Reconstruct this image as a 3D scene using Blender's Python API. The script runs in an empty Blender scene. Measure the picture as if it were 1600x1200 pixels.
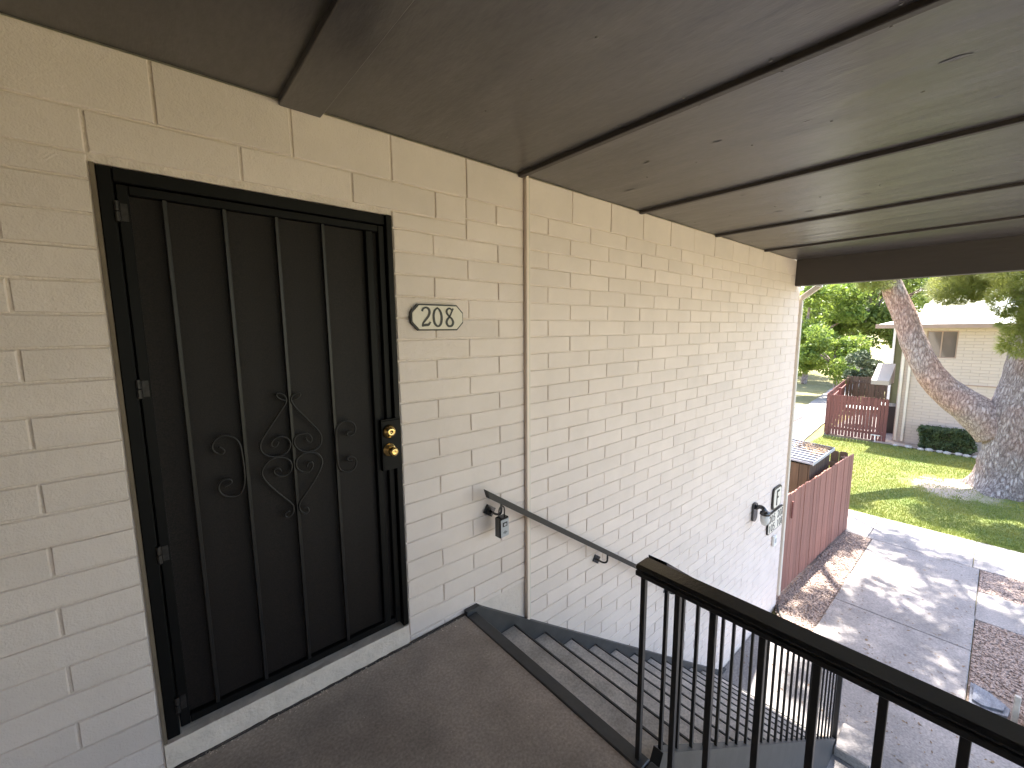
import bpy, math, random
from mathutils import Vector, Matrix, noise
rnd = random.Random(7)
sc = bpy.context.scene
COL = sc.collection
G = -2.49                                   # ground level; the landing floor is z = 0, the block wall is y = 0

# ------------------------------------------------------------------ camera, world, sun, exposure
cam_d = bpy.data.cameras.new('camera'); cam = bpy.data.objects.new('camera', cam_d); COL.objects.link(cam)
cam_d.sensor_fit = 'HORIZONTAL'; cam_d.sensor_width = 36.0; cam_d.lens = 657.65 / 1600 * 36
cam_d.clip_start = 0.05; cam_d.clip_end = 800
_r = Vector((0.75911642, -0.6509096, -0.00767835)); _u = Vector((0.08925206, 0.09239066, 0.99171469)); _f = Vector((0.64480721, 0.75351221, -0.12823029))
_m = Matrix((( _r.x, _u.x, -_f.x), (_r.y, _u.y, -_f.y), (_r.z, _u.z, -_f.z)))
cam.matrix_world = Matrix.Translation((-1.6919, -1.8614, 1.6049)) @ _m.to_4x4()
sc.camera = cam
SUN_EL = math.radians(64); SUN_AZ = math.radians(9)          # azimuth from +x towards +y
w = bpy.data.worlds.new('World'); sc.world = w; w.use_nodes = True
nt = w.node_tree; bg = nt.nodes['Background']; sky = nt.nodes.new('ShaderNodeTexSky')
sky.sky_type = 'NISHITA'; sky.sun_disc = False; sky.sun_elevation = SUN_EL; sky.sun_rotation = math.radians(90) - SUN_AZ
sky.air_density = 1.0; sky.dust_density = 2.0; sky.ozone_density = 1.0
nt.links.new(sky.outputs['Color'], bg.inputs['Color']); bg.inputs['Strength'].default_value = 0.15
sun_d = bpy.data.lights.new('sun', 'SUN'); sun_d.energy = 5.0; sun_d.angle = math.radians(0.5); sun_d.color = (1.0, 0.95, 0.87)
sun = bpy.data.objects.new('sun', sun_d); COL.objects.link(sun)
SUND = Vector((math.cos(SUN_EL)*math.cos(SUN_AZ), math.cos(SUN_EL)*math.sin(SUN_AZ), math.sin(SUN_EL)))
sun.rotation_euler = SUND.to_track_quat('Z', 'Y').to_euler(); sun.location = SUND * 60
vs = sc.view_settings; vs.view_transform = 'Standard'; vs.look = 'None'; vs.gamma = 1.0; vs.use_curve_mapping = False
vs.exposure = 2.48
try:
    sc.cycles.max_bounces = 10; sc.cycles.diffuse_bounces = 6; sc.cycles.transmission_bounces = 4
    sc.cycles.use_denoising = True; sc.cycles.sample_clamp_indirect = 8
except Exception: pass

# ------------------------------------------------------------------ materials
def mat(name, col, rough=0.7, metal=0.0, var=0.12, vscale=3.0, bump=0.0, bscale=60.0, detail=6.0, col2=None, objvar=0.0,
        coords='Object', spec=0.5, bump2=0.0, b2scale=8.0, stretch=None, mixlo=0.35, mixhi=0.7, trans=0.0, bdist=0.01, speckle=0.0, sscale=180.0):
    m = bpy.data.materials.new(name); m.use_nodes = True
    t = m.node_tree; N = t.nodes; L = t.links; b = N['Principled BSDF']
    b.inputs['Roughness'].default_value = rough; b.inputs['Metallic'].default_value = metal
    b.inputs['Specular IOR Level'].default_value = spec
    tc = N.new('ShaderNodeTexCoord'); src = tc.outputs[coords] if coords != 'Position' else N.new('ShaderNodeNewGeometry').outputs['Position']
    if stretch:
        mp = N.new('ShaderNodeMapping'); mp.inputs['Scale'].default_value = stretch; L.new(src, mp.inputs['Vector']); src = mp.outputs['Vector']
    n1 = N.new('ShaderNodeTexNoise'); n1.inputs['Scale'].default_value = vscale; n1.inputs['Detail'].default_value = detail; n1.inputs['Roughness'].default_value = 0.6
    L.new(src, n1.inputs['Vector'])
    rp = N.new('ShaderNodeValToRGB'); rp.color_ramp.elements[0].position = mixlo; rp.color_ramp.elements[1].position = mixhi
    c2 = col2 if col2 else tuple(c * (1 - var) for c in col)
    c1 = col if col2 else tuple(min(1, c * (1 + var)) for c in col)
    rp.color_ramp.elements[0].color = (*c2, 1); rp.color_ramp.elements[1].color = (*c1, 1)
    L.new(n1.outputs['Fac'], rp.inputs['Fac']); out = rp.outputs['Color']
    if speckle:
        ns = N.new('ShaderNodeTexNoise'); ns.inputs['Scale'].default_value = sscale; ns.inputs['Detail'].default_value = 5; L.new(src, ns.inputs['Vector'])
        mr0 = N.new('ShaderNodeMapRange'); mr0.inputs['From Min'].default_value = 0.3; mr0.inputs['From Max'].default_value = 0.7; mr0.inputs['To Min'].default_value = 1 - speckle; mr0.inputs['To Max'].default_value = 1 + speckle
        L.new(ns.outputs['Fac'], mr0.inputs['Value']); mx0 = N.new('ShaderNodeVectorMath'); mx0.operation = 'SCALE'; L.new(out, mx0.inputs[0]); L.new(mr0.outputs['Result'], mx0.inputs['Scale']); out = mx0.outputs['Vector']
    if objvar:
        oi = N.new('ShaderNodeObjectInfo'); mr = N.new('ShaderNodeMapRange')
        mr.inputs['To Min'].default_value = 1 - objvar; mr.inputs['To Max'].default_value = 1 + objvar
        L.new(oi.outputs['Random'], mr.inputs['Value'])
        mx = N.new('ShaderNodeVectorMath'); mx.operation = 'SCALE'; L.new(out, mx.inputs[0]); L.new(mr.outputs['Result'], mx.inputs['Scale']); out = mx.outputs['Vector']
    L.new(out, b.inputs['Base Color'])
    nrm = None
    if bump:
        nb = N.new('ShaderNodeTexNoise'); nb.inputs['Scale'].default_value = bscale; nb.inputs['Detail'].default_value = 4
        L.new(src, nb.inputs['Vector'])
        bp = N.new('ShaderNodeBump'); bp.inputs['Strength'].default_value = bump; bp.inputs['Distance'].default_value = bdist
        L.new(nb.outputs['Fac'], bp.inputs['Height']); nrm = bp.outputs['Normal']
    if bump2:
        nb2 = N.new('ShaderNodeTexNoise'); nb2.inputs['Scale'].default_value = b2scale; nb2.inputs['Detail'].default_value = 3
        L.new(src, nb2.inputs['Vector'])
        bp2 = N.new('ShaderNodeBump'); bp2.inputs['Strength'].default_value = bump2; bp2.inputs['Distance'].default_value = 0.03
        L.new(nb2.outputs['Fac'], bp2.inputs['Height'])
        if nrm: L.new(nrm, bp2.inputs['Normal'])
        nrm = bp2.outputs['Normal']
    if nrm: L.new(nrm, b.inputs['Normal'])
    if trans:
        tr = N.new('ShaderNodeBsdfTranslucent'); L.new(out, tr.inputs['Color'])
        ms = N.new('ShaderNodeMixShader'); ms.inputs['Fac'].default_value = trans
        L.new(b.outputs['BSDF'], ms.inputs[1]); L.new(tr.outputs['BSDF'], ms.inputs[2])
        L.new(ms.outputs['Shader'], N['Material Output'].inputs['Surface'])
    return m

M = {}
M['block'] = mat('painted_block', (0.765, 0.658, 0.596), 0.6, var=0.045, vscale=3.5, bump=0.65, bscale=170, objvar=0.04, bump2=0.10, b2scale=38, coords='Position', bdist=0.003, detail=9)
M['mortar'] = mat('painted_mortar', (0.73, 0.63, 0.56), 0.7, var=0.07, vscale=6, bump=0.5, bscale=120, bump2=0.25, b2scale=30, coords='Position', bdist=0.004)
M['sill'] = mat('painted_concrete', (0.80, 0.68, 0.57), 0.7, var=0.08, vscale=14, bump=0.6, bscale=90, bump2=0.3, b2scale=18, bdist=0.005)
M['trim'] = mat('beige_trim', (0.80, 0.67, 0.57), 0.5, var=0.04, bump=0.1, bscale=60)
M['trim2'] = mat('pale_trim', (0.66, 0.60, 0.52), 0.55, var=0.05, bump=0.2, bscale=60)
M['floor'] = mat('brown_concrete', (0.50, 0.41, 0.345), 0.55, speckle=0.22, sscale=90, vscale=2.4, col2=(0.27, 0.22, 0.185), bump=0.25, bscale=140, bump2=0.12, b2scale=6, bdist=0.003, detail=9, mixlo=0.3, mixhi=0.68)
M['tread'] = mat('worn_tread', (0.62, 0.55, 0.49), 0.6, speckle=0.22, sscale=90, vscale=5, col2=(0.34, 0.30, 0.265), bump=0.25, bscale=150, objvar=0.06, detail=9, bdist=0.003, mixlo=0.3, mixhi=0.7)
M['ceil'] = mat('brown_ceiling_paint', (0.078, 0.071, 0.071), 0.33, speckle=0.18, sscale=60, vscale=5, col2=(0.048, 0.0435, 0.0435), spec=1.0, bump=0.25, bscale=110, bump2=0.35, b2scale=4.5, stretch=(1.2, 0.35, 1), bdist=0.003, detail=8)
M['batten'] = mat('dark_batten', (0.055, 0.045, 0.040), 0.5, var=0.15, bump=0.2, bscale=60)
M['beam'] = mat('dark_beam', (0.060, 0.050, 0.044), 0.55, var=0.12, bump=0.2, bscale=40, stretch=(1, 0.2, 1))
M['black'] = mat('black_rail_paint', (0.016, 0.016, 0.017), 0.20, spec=0.8, var=0.2, vscale=14, bump=0.12, bscale=90, bdist=0.002)
M['chip'] = mat('chipped_black_paint', (0.024, 0.022, 0.021), 0.45, vscale=26, col2=(0.014, 0.014, 0.015), bump=0.25, bscale=70, bdist=0.002)
M['door'] = mat('black_door_steel', (0.0042, 0.0038, 0.0038), 0.5, spec=0.16, var=0.2, vscale=8, bump=0.12, bscale=120, bdist=0.002)
M['bar'] = mat('bar_steel', (0.012, 0.010, 0.0095), 0.40, spec=0.4, var=0.25, vscale=18, bump=0.15, bscale=100, bdist=0.002)
M['screen'] = mat('door_screen', (0.017, 0.0105, 0.009), 0.55, spec=0.25, vscale=240, detail=2, col2=(0.003, 0.0022, 0.002), bump=0.5, bscale=650, bdist=0.0015)
M['stringer'] = mat('stringer_steel', (0.050, 0.050, 0.053), 0.5, var=0.2, vscale=8, bump=0.2, bscale=60, bdist=0.003)
M['stringer2'] = mat('grey_stringer', (0.052, 0.050, 0.049), 0.6, var=0.15, vscale=8, bump=0.2, bscale=60, bdist=0.003)
M['rail'] = mat('charcoal_rail', (0.014, 0.0135, 0.0145), 0.5, var=0.15, vscale=8, bump=0.1, bscale=60, bdist=0.002)
M['liner'] = mat('brown_jamb', (0.17, 0.13, 0.09), 0.7, var=0.15, vscale=12, bump=0.2, bscale=60, bdist=0.003)
M['brass'] = mat('brass', (0.80, 0.58, 0.24), 0.22, 1.0, var=0.12, vscale=30)
M['hinge'] = mat('worn_hinge', (0.022, 0.018, 0.017), 0.5, 0.2, var=0.6, vscale=60)
M['cream'] = mat('cream_plaque', (0.74, 0.68, 0.58), 0.5, var=0.03, bump=0.1, bscale=80)
M['ink'] = mat('dark_paint', (0.018, 0.016, 0.014), 0.45, var=0.2)
M['grey_plastic'] = mat('grey_plastic', (0.42, 0.43, 0.45), 0.4, var=0.06)
M['mid_grey'] = mat('mid_grey_plastic', (0.17, 0.18, 0.19), 0.4, var=0.06)
M['white'] = mat('white_paint', (0.78, 0.77, 0.74), 0.5, var=0.04, bump=0.1, bscale=40)
M['glassy'] = mat('milk_glass', (0.62, 0.62, 0.60), 0.25, var=0.03)
M['concrete'] = mat('concrete', (0.275, 0.248, 0.238), 0.85, speckle=0.25, sscale=45, vscale=1.6, col2=(0.155, 0.143, 0.141), bump=0.35, bscale=90, objvar=0.05, detail=10, coords='Position', bdist=0.004, mixlo=0.3, mixhi=0.65)
M['gravel_bed'] = mat('gravel_bed', (0.24, 0.18, 0.15), 0.95, var=0.3, vscale=30, bump=1.0, bscale=60, bdist=0.02)
M['pebble'] = mat('pebble', (0.40, 0.30, 0.25), 0.85, vscale=45, col2=(0.19, 0.145, 0.125), detail=2, mixlo=0.4, mixhi=0.62, coords='Position')
M['lawn'] = mat('lawn_turf', (0.20, 0.20, 0.055), 0.95, vscale=0.8, col2=(0.11, 0.15, 0.034), bump=1.0, bscale=50, detail=10, bdist=0.03)
M['grass'] = mat('grass_blade', (0.34, 0.315, 0.07), 0.8, vscale=1.1, col2=(0.18, 0.225, 0.045), trans=0.25, coords='Position', detail=5)
M['drygrass'] = mat('dry_grass', (0.26, 0.21, 0.10), 0.95, vscale=0.25, col2=(0.14, 0.135, 0.045), bump=0.8, bscale=30, detail=10, bdist=0.03)
M['dirt'] = mat('bare_soil', (0.38, 0.30, 0.24), 0.95, var=0.25, vscale=5, bump=0.9, bscale=30, detail=9, bdist=0.03)
M['stone'] = mat('pale_stone', (0.42, 0.38, 0.34), 0.85, var=0.2, vscale=8, bump=0.6, bscale=25, bump2=0.4, b2scale=9, objvar=0.12)
M['flag'] = mat('blue_grey_stone', (0.20, 0.21, 0.24), 0.7, vscale=9, col2=(0.12, 0.125, 0.15), bump=0.6, bscale=18, bdist=0.02, stretch=(1, 3, 1))
M['fence'] = mat('red_stain_wood', (0.33, 0.150, 0.115), 0.75, vscale=3.0, col2=(0.22, 0.098, 0.074), bump=0.4, bscale=30, objvar=0.16, stretch=(9, 9, 0.8), bdist=0.004)
M['fence2'] = mat('maroon_stain_wood', (0.20, 0.075, 0.066), 0.75, vscale=3.0, col2=(0.14, 0.050, 0.045), bump=0.4, bscale=30, objvar=0.14, stretch=(9, 9, 0.8), bdist=0.004)
M['wood'] = mat('weathered_wood', (0.16, 0.10, 0.062), 0.8, vscale=3.0, col2=(0.09, 0.058, 0.038), bump=0.4, bscale=30, objvar=0.15, stretch=(9, 9, 0.8), bdist=0.004)
M['shed_wood'] = mat('dark_shed_board', (0.080, 0.050, 0.034), 0.85, vscale=3.0, col2=(0.048, 0.031, 0.022), bump=0.4, bscale=30, objvar=0.2, stretch=(9, 9, 0.8), bdist=0.004)
M['shed_roof'] = mat('galvanized_sheet', (0.24, 0.26, 0.33), 0.6, 0.2, var=0.1, vscale=3)
M['leaf_litter'] = mat('leaf_litter', (0.26, 0.17, 0.10), 0.9, vscale=40, col2=(0.13, 0.085, 0.05), detail=2, coords='Position')
M['house'] = None
M['roof'] = mat('white_roof_coating', (0.80, 0.80, 0.78), 0.7, var=0.05, vscale=3, bump=0.2, bscale=30)
M['fascia'] = mat('tan_fascia', (0.34, 0.24, 0.19), 0.6, var=0.1)
M['olive'] = mat('olive_siding', (0.13, 0.13, 0.06), 0.7, var=0.1)
M['awning'] = mat('taupe_awning', (0.36, 0.31, 0.27), 0.7, var=0.05)
M['bark'] = None
M['needle'] = mat('pine_needles', (0.30, 0.31, 0.07), 0.6, vscale=1.6, col2=(0.17, 0.21, 0.045), trans=0.6, coords='Position', detail=3)
M['leaf_a'] = mat('bright_leaves', (0.26, 0.32, 0.055), 0.55, vscale=1.3, col2=(0.13, 0.20, 0.035), trans=0.5, coords='Position', detail=3)
M['leaf_b'] = mat('mid_green_leaves', (0.21, 0.26, 0.055), 0.55, vscale=0.9, col2=(0.10, 0.15, 0.032), trans=0.5, coords='Position', detail=3)
M['leaf_c'] = mat('grey_green_leaves', (0.13, 0.155, 0.085), 0.6, vscale=1.5, col2=(0.05, 0.075, 0.035), trans=0.25, coords='Position', detail=3)
M['hedge'] = mat('hedge_leaves', (0.13, 0.165, 0.06), 0.5, vscale=5, col2=(0.04, 0.068, 0.026), trans=0.35, coords='Position', detail=3)
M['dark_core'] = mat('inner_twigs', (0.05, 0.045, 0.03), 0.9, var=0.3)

def bark_material(name='plated_bark', warm=(0.95, 0.72, 0.62), lo=0.46, hi=0.66, relief=0.06, cool=(1, 1, 1)):
    m = bpy.data.materials.new(name); m.use_nodes = True
    t = m.node_tree; N = t.nodes; L = t.links; b = N['Principled BSDF']; b.inputs['Roughness'].default_value = 0.9
    b.inputs['Specular IOR Level'].default_value = 0.2
    g = N.new('ShaderNodeNewGeometry'); mp = N.new('ShaderNodeMapping'); mp.inputs['Scale'].default_value = (1, 1, 0.34)
    nz = N.new('ShaderNodeTexNoise'); nz.inputs['Scale'].default_value = 7; nz.inputs['Detail'].default_value = 8; nz.inputs['Roughness'].default_value = 0.7
    L.new(g.outputs['Position'], mp.inputs['Vector']); L.new(mp.outputs['Vector'], nz.inputs['Vector'])
    ad = N.new('ShaderNodeVectorMath'); ad.operation = 'MULTIPLY_ADD'; ad.inputs[1].default_value = (0.22, 0.22, 0.22)
    L.new(nz.outputs['Color'], ad.inputs[0]); L.new(mp.outputs['Vector'], ad.inputs[2])
    v = N.new('ShaderNodeTexVoronoi'); v.feature = 'DISTANCE_TO_EDGE'; v.inputs['Scale'].default_value = 15; L.new(ad.outputs['Vector'], v.inputs['Vector'])
    nf = N.new('ShaderNodeTexNoise'); nf.inputs['Scale'].default_value = 30; nf.inputs['Detail'].default_value = 7; L.new(mp.outputs['Vector'], nf.inputs['Vector'])
    mn = N.new('ShaderNodeMath'); mn.operation = 'MINIMUM'; mn.inputs[1].default_value = 0.30; L.new(v.outputs['Distance'], mn.inputs[0])
    ms = N.new('ShaderNodeMath'); ms.operation = 'MULTIPLY_ADD'; ms.inputs[1].default_value = 0.55; L.new(nf.outputs['Fac'], ms.inputs[0]); L.new(mn.outputs['Value'], ms.inputs[2])
    rp = N.new('ShaderNodeValToRGB'); rp.color_ramp.elements[0].position = 0.24; rp.color_ramp.elements[0].color = (0.17, 0.135, 0.125, 1)
    rp.color_ramp.elements[1].position = 0.60; rp.color_ramp.elements[1].color = (0.50, 0.445, 0.425, 1)
    e = rp.color_ramp.elements.new(0.38); e.color = (0.33, 0.275, 0.255, 1)
    L.new(ms.outputs['Value'], rp.inputs['Fac'])
    n2 = N.new('ShaderNodeTexNoise'); n2.inputs['Scale'].default_value = 0.8; n2.inputs['Detail'].default_value = 4; L.new(g.outputs['Position'], n2.inputs['Vector'])
    r2 = N.new('ShaderNodeValToRGB'); r2.color_ramp.elements[0].position = lo; r2.color_ramp.elements[1].position = hi
    r2.color_ramp.elements[0].color = (*cool, 1); r2.color_ramp.elements[1].color = (*warm, 1); L.new(n2.outputs['Fac'], r2.inputs['Fac'])
    mx = N.new('ShaderNodeVectorMath'); mx.operation = 'MULTIPLY'; L.new(rp.outputs['Color'], mx.inputs[0]); L.new(r2.outputs['Color'], mx.inputs[1])
    L.new(mx.outputs['Vector'], b.inputs['Base Color'])
    bp = N.new('ShaderNodeBump'); bp.inputs['Strength'].default_value = 1.0; bp.inputs['Distance'].default_value = relief
    L.new(ms.outputs['Value'], bp.inputs['Height']); L.new(bp.outputs['Normal'], b.inputs['Normal'])
    return m
M['bark'] = bark_material()
M['limb_bark'] = bark_material('smoother_limb_bark', (1.12, 0.86, 0.75), 0.40, 0.60, 0.04, (1.0, 0.97, 0.96))

def house_material():
    m = bpy.data.materials.new('far_block_courses'); m.use_nodes = True
    t = m.node_tree; N = t.nodes; L = t.links; b = N['Principled BSDF']; b.inputs['Roughness'].default_value = 0.75
    g = N.new('ShaderNodeNewGeometry'); sp = N.new('ShaderNodeSeparateXYZ'); cb = N.new('ShaderNodeCombineXYZ')
    L.new(g.outputs['Position'], sp.inputs[0]); L.new(sp.outputs['Y'], cb.inputs['X']); L.new(sp.outputs['Z'], cb.inputs['Y'])
    br = N.new('ShaderNodeTexBrick'); br.inputs['Scale'].default_value = 1; br.inputs['Brick Width'].default_value = 0.4064; br.inputs['Row Height'].default_value = 0.1016
    br.inputs['Mortar Size'].default_value = 0.010; br.inputs['Mortar Smooth'].default_value = 0.6
    br.inputs['Color1'].default_value = (0.54, 0.45, 0.39, 1); br.inputs['Color2'].default_value = (0.51, 0.425, 0.37, 1); br.inputs['Mortar'].default_value = (0.44, 0.365, 0.315, 1)
    L.new(cb.outputs['Vector'], br.inputs['Vector']); L.new(br.outputs['Color'], b.inputs['Base Color'])
    bp = N.new('ShaderNodeBump'); bp.invert = True; bp.inputs['Distance'].default_value = 0.006; L.new(br.outputs['Fac'], bp.inputs['Height']); L.new(bp.outputs['Normal'], b.inputs['Normal'])
    return m
M['house'] = house_material()
def glass_material():
    m = bpy.data.materials.new('window_glass'); m.use_nodes = True
    b = m.node_tree.nodes['Principled BSDF']; b.inputs['Base Color'].default_value = (0.10, 0.085, 0.07, 1); b.inputs['Roughness'].default_value = 0.08
    b.inputs['Specular IOR Level'].default_value = 0.8
    return m
M['glass'] = glass_material()

def bare_soil_patch(m, centre, radius, soil):
    t = m.node_tree; N = t.nodes; L = t.links; b = N['Principled BSDF']; old = b.inputs['Base Color'].links[0].from_socket
    g = N.new('ShaderNodeNewGeometry'); d = N.new('ShaderNodeVectorMath'); d.operation = 'DISTANCE'; d.inputs[1].default_value = centre; L.new(g.outputs['Position'], d.inputs[0])
    n = N.new('ShaderNodeTexNoise'); n.inputs['Scale'].default_value = 2.6; n.inputs['Detail'].default_value = 8; L.new(g.outputs['Position'], n.inputs['Vector'])
    a = N.new('ShaderNodeMath'); a.operation = 'MULTIPLY_ADD'; a.inputs[1].default_value = 1.6; L.new(n.outputs['Fac'], a.inputs[0]); L.new(d.outputs['Value'], a.inputs[2])
    r = N.new('ShaderNodeMapRange'); r.inputs['From Min'].default_value = radius + 0.55; r.inputs['From Max'].default_value = radius + 1.0; L.new(a.outputs['Value'], r.inputs['Value'])
    mx = N.new('ShaderNodeMix'); mx.data_type = 'RGBA'; L.new(r.outputs['Result'], mx.inputs['Factor']); mx.inputs['A'].default_value = (*soil, 1); L.new(old, mx.inputs['B'])
    L.new(mx.outputs['Result'], b.inputs['Base Color'])
bare_soil_patch(M['lawn'], (13.45, -1.35, G), 0.75, (0.42, 0.34, 0.27))
# ------------------------------------------------------------------ mesh helpers
class MB:
    def __init__(s): s.v = []; s.f = []
    def add(s, vs_, fs):
        o = len(s.v); s.v += [tuple(p) for p in vs_]; s.f += [tuple(i + o for i in f) for f in fs]; return s
    def box(s, x0, x1, y0, y1, z0, z1, c=0.0, mtx=None):
        """box, with chamfered edges when c > 0"""
        if c <= 0:
            V = [(x, y, z) for x in (x0, x1) for y in (y0, y1) for z in (z0, z1)]
            F = [(0, 1, 3, 2), (4, 6, 7, 5), (0, 4, 5, 1), (2, 3, 7, 6), (0, 2, 6, 4), (1, 5, 7, 3)]
        else:
            c = min(c, (x1-x0)*.45, (y1-y0)*.45, (z1-z0)*.45)
            V = []; idx = {}
            for i, x in enumerate((x0, x1)):
                for j, y in enumerate((y0, y1)):
                    for k, z in enumerate((z0, z1)):
                        sx, sy, sz = (c, -c)[i], (c, -c)[j], (c, -c)[k]
                        for a, p in enumerate(((x, y+sy, z+sz), (x+sx, y, z+sz), (x+sx, y+sy, z))):
                            idx[i, j, k, a] = len(V); V.append(p)
            I = lambda i, j, k, a: idx[i, j, k, a]
            F = []
            for i in (0, 1):
                q = [I(i, 0, 0, 0), I(i, 1, 0, 0), I(i, 1, 1, 0), I(i, 0, 1, 0)]; F.append(q if i else q[::-1])
                q = [I(0, i, 0, 1), I(0, i, 1, 1), I(1, i, 1, 1), I(1, i, 0, 1)]; F.append(q if i else q[::-1])
                q = [I(0, 0, i, 2), I(1, 0, i, 2), I(1, 1, i, 2), I(0, 1, i, 2)]; F.append(q if i else q[::-1])
            for i in (0, 1):
                for j in (0, 1):
                    F.append([I(i, j, 0, 0), I(i, j, 1, 0), I(i, j, 1, 1), I(i, j, 0, 1)])
                    F.append([I(i, 0, j, 0), I(i, 1, j, 0), I(i, 1, j, 2), I(i, 0, j, 2)])
                    F.append([I(0, i, j, 1), I(1, i, j, 1), I(1, i, j, 2), I(0, i, j, 2)])
                    for k in (0, 1): F.append([I(i, j, k, 0), I(i, j, k, 1), I(i, j, k, 2)])
        if mtx is not None: V = [mtx @ Vector(p) for p in V]
        return s.add(V, F)
    def prism(s, poly, a0, a1, axis='y'):
        """poly of 2D points (x,z) for axis y, (x,y) for axis z, (y,z) for axis x"""
        n = len(poly)
        def P(p, a): return {'y': (p[0], a, p[1]), 'z': (p[0], p[1], a), 'x': (a, p[0], p[1])}[axis]
        V = [P(p, a0) for p in poly] + [P(p, a1) for p in poly]
        F = [tuple(range(n)), tuple(range(2*n-1, n-1, -1))] + [(i, i+n, (i+1) % n + n, (i+1) % n) for i in range(n)]
        return s.add(V, F)
    def tube(s, path, r, n=8, cap=True, flat=1.0):
        path = [Vector(p) for p in path]; rs = r if isinstance(r, (list, tuple)) else [r]*len(path)
        V = []; up = Vector((0, 0, 1)); prev = None
        for i, p in enumerate(path):
            d = (path[min(i+1, len(path)-1)] - path[max(i-1, 0)]).normalized()
            if prev is None:
                a = d.cross(up) if abs(d.z) < 0.95 else d.cross(Vector((0, 1, 0)))
            else: a = prev - d * prev.dot(d)
            a.normalize(); prev = a; b = d.cross(a)
            for k in range(n):
                t = 2*math.pi*k/n; V.append(p + a*math.cos(t)*rs[i] + b*math.sin(t)*rs[i]*flat)
        F = [(i*n+k, i*n+(k+1) % n, (i+1)*n+(k+1) % n, (i+1)*n+k) for i in range(len(path)-1) for k in range(n)]
        if cap: F += [tuple(range(n-1, -1, -1)), tuple(range((len(path)-1)*n, len(path)*n))]
        return s.add(V, F)
    def lathe(s, prof, origin, axis, n=20):
        """prof = [(radius, distance along axis)]"""
        ax = Vector(axis).normalized(); a = ax.orthogonal().normalized(); b = ax.cross(a); o = Vector(origin)
        V = [o + ax*d + (a*math.cos(2*math.pi*k/n) + b*math.sin(2*math.pi*k/n))*r for r, d in prof for k in range(n)]
        F = [(i*n+k, i*n+(k+1) % n, (i+1)*n+(k+1) % n, (i+1)*n+k) for i in range(len(prof)-1) for k in range(n)]
        F += [tuple(range(n-1, -1, -1)), tuple(range((len(prof)-1)*n, len(prof)*n))]
        return s.add(V, F)
    def mesh(s, name):
        me = bpy.data.meshes.new(name); me.from_pydata(s.v, [], s.f); me.update(); return me
    def build(s, name, m, parent=None, smooth=False, kind=None):
        me = s.mesh(name); me.materials.append(M[m] if isinstance(m, str) else m)
        if smooth: me.polygons.foreach_set('use_smooth', [True]*len(me.polygons))
        return link(name, me, parent, kind)
def link(name, me, parent=None, kind=None):
    o = bpy.data.objects.new(name, me); COL.objects.link(o)
    if parent is not None: o.parent = parent; o.matrix_parent_inverse = inv(parent)
    if kind: o['kind'] = kind
    return o
def inv(p):
    return Matrix.Translation(-p.location) if p.type == 'EMPTY' and p.rotation_euler.z == 0 else (p.matrix_basis.inverted())
def thing(name, label, cat, loc=(0, 0, 0), group=None):
    o = bpy.data.objects.new(name, None); COL.objects.link(o); o.location = loc; o.empty_display_size = 0.1
    o['label'] = label; o['category'] = cat
    if group: o['group'] = group
    return o
def tag(o, label, cat, group=None):
    o['label'] = label; o['category'] = cat
    if group: o['group'] = group
    return o
def catmull(pts, sub=5):
    P = [Vector(p) for p in pts]; out = []
    for i in range(len(P)-1):
        a, b, c, d = P[max(i-1, 0)], P[i], P[i+1], P[min(i+2, len(P)-1)]
        for k in range(sub):
            t = k/sub; out.append(0.5*((2*b) + (c-a)*t + (2*a-5*b+4*c-d)*t*t + (3*b-a-3*c+d)*t**3))
    out.append(P[-1]); return out

# ------------------------------------------------------------------ block walls
Z0 = 2.272; BH = 0.1016; J = 0.0036          # course A line, course height, half joint
def zc(c): return Z0 - c*BH
BD = 0.09                                     # block depth
_bm = {}
def block_mesh(wd, ht, var):
    k = (round(wd, 3), round(ht, 3), var)
    if k in _bm: return _bm[k]
    r2 = random.Random(hash(k) & 0xffff); c = 0.0032
    b = MB(); hw, hh = wd/2 - J, ht/2 - J
    # back ring, front ring, inset face ring with small irregularities: 16 verts
    ring = lambda ex, ez, y, j: [(x*ex + r2.uniform(-j, j), y + r2.uniform(-j, j)*0.5, z*ez + r2.uniform(-j, j)) for x, z in ((-1, -1), (0, -1), (1, -1), (1, 1), (0, 1), (-1, 1))]
    V = ring(hw, hh, BD, 0) + ring(hw, hh, c, 0.0012) + ring(hw - c, hh - c, 0.0, 0.0012)
    n = 6; F = [(i+r*n, (i+1) % n + r*n, (i+1) % n + (r+1)*n, i + (r+1)*n) for r in (0, 1) for i in range(n)] + [(12, 13, 16, 17), (13, 14, 15, 16)]
    b.add(V, F); me = b.mesh('block'); me.materials.append(M['block']); _bm[k] = me; return me
def put_block(x0, x1, z0, z1, parent):
    wd, ht = x1-x0, z1-z0
    o = link('block', block_mesh(wd, ht, rnd.randrange(4)), None)
    o.parent = parent; o.location = Vector(((x0+x1)/2, rnd.uniform(-0.0012, 0.0012), (z0+z1)/2)) - parent.location
    return o
def row(x0, x1, joints):
    xs = [x0] + [j for j in sorted(joints) if x0 + 0.02 < j < x1 - 0.02] + [x1]
    return list(zip(xs[:-1], xs[1:]))
BW = 0.4064
WL = thing('block_wall', 'cream painted block wall round the black security door', 'wall', (-1.3, 0.1, 0))
DX0, DX1, DZ0, DZ1 = -1.785, -0.809, 0.110, 2.123
XL = -4.6
m = MB()
YM0 = 0.0062
for (a, b_, c_, d) in ((XL, DX0, -0.35, 2.47), (DX0, DX1, DZ1, 2.47), (DX1, 0.0, -0.35, 2.47)):
    m.box(a, b_, YM0, 0.2, c_, d)
m.build('mortar_bed', 'mortar', WL)
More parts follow.
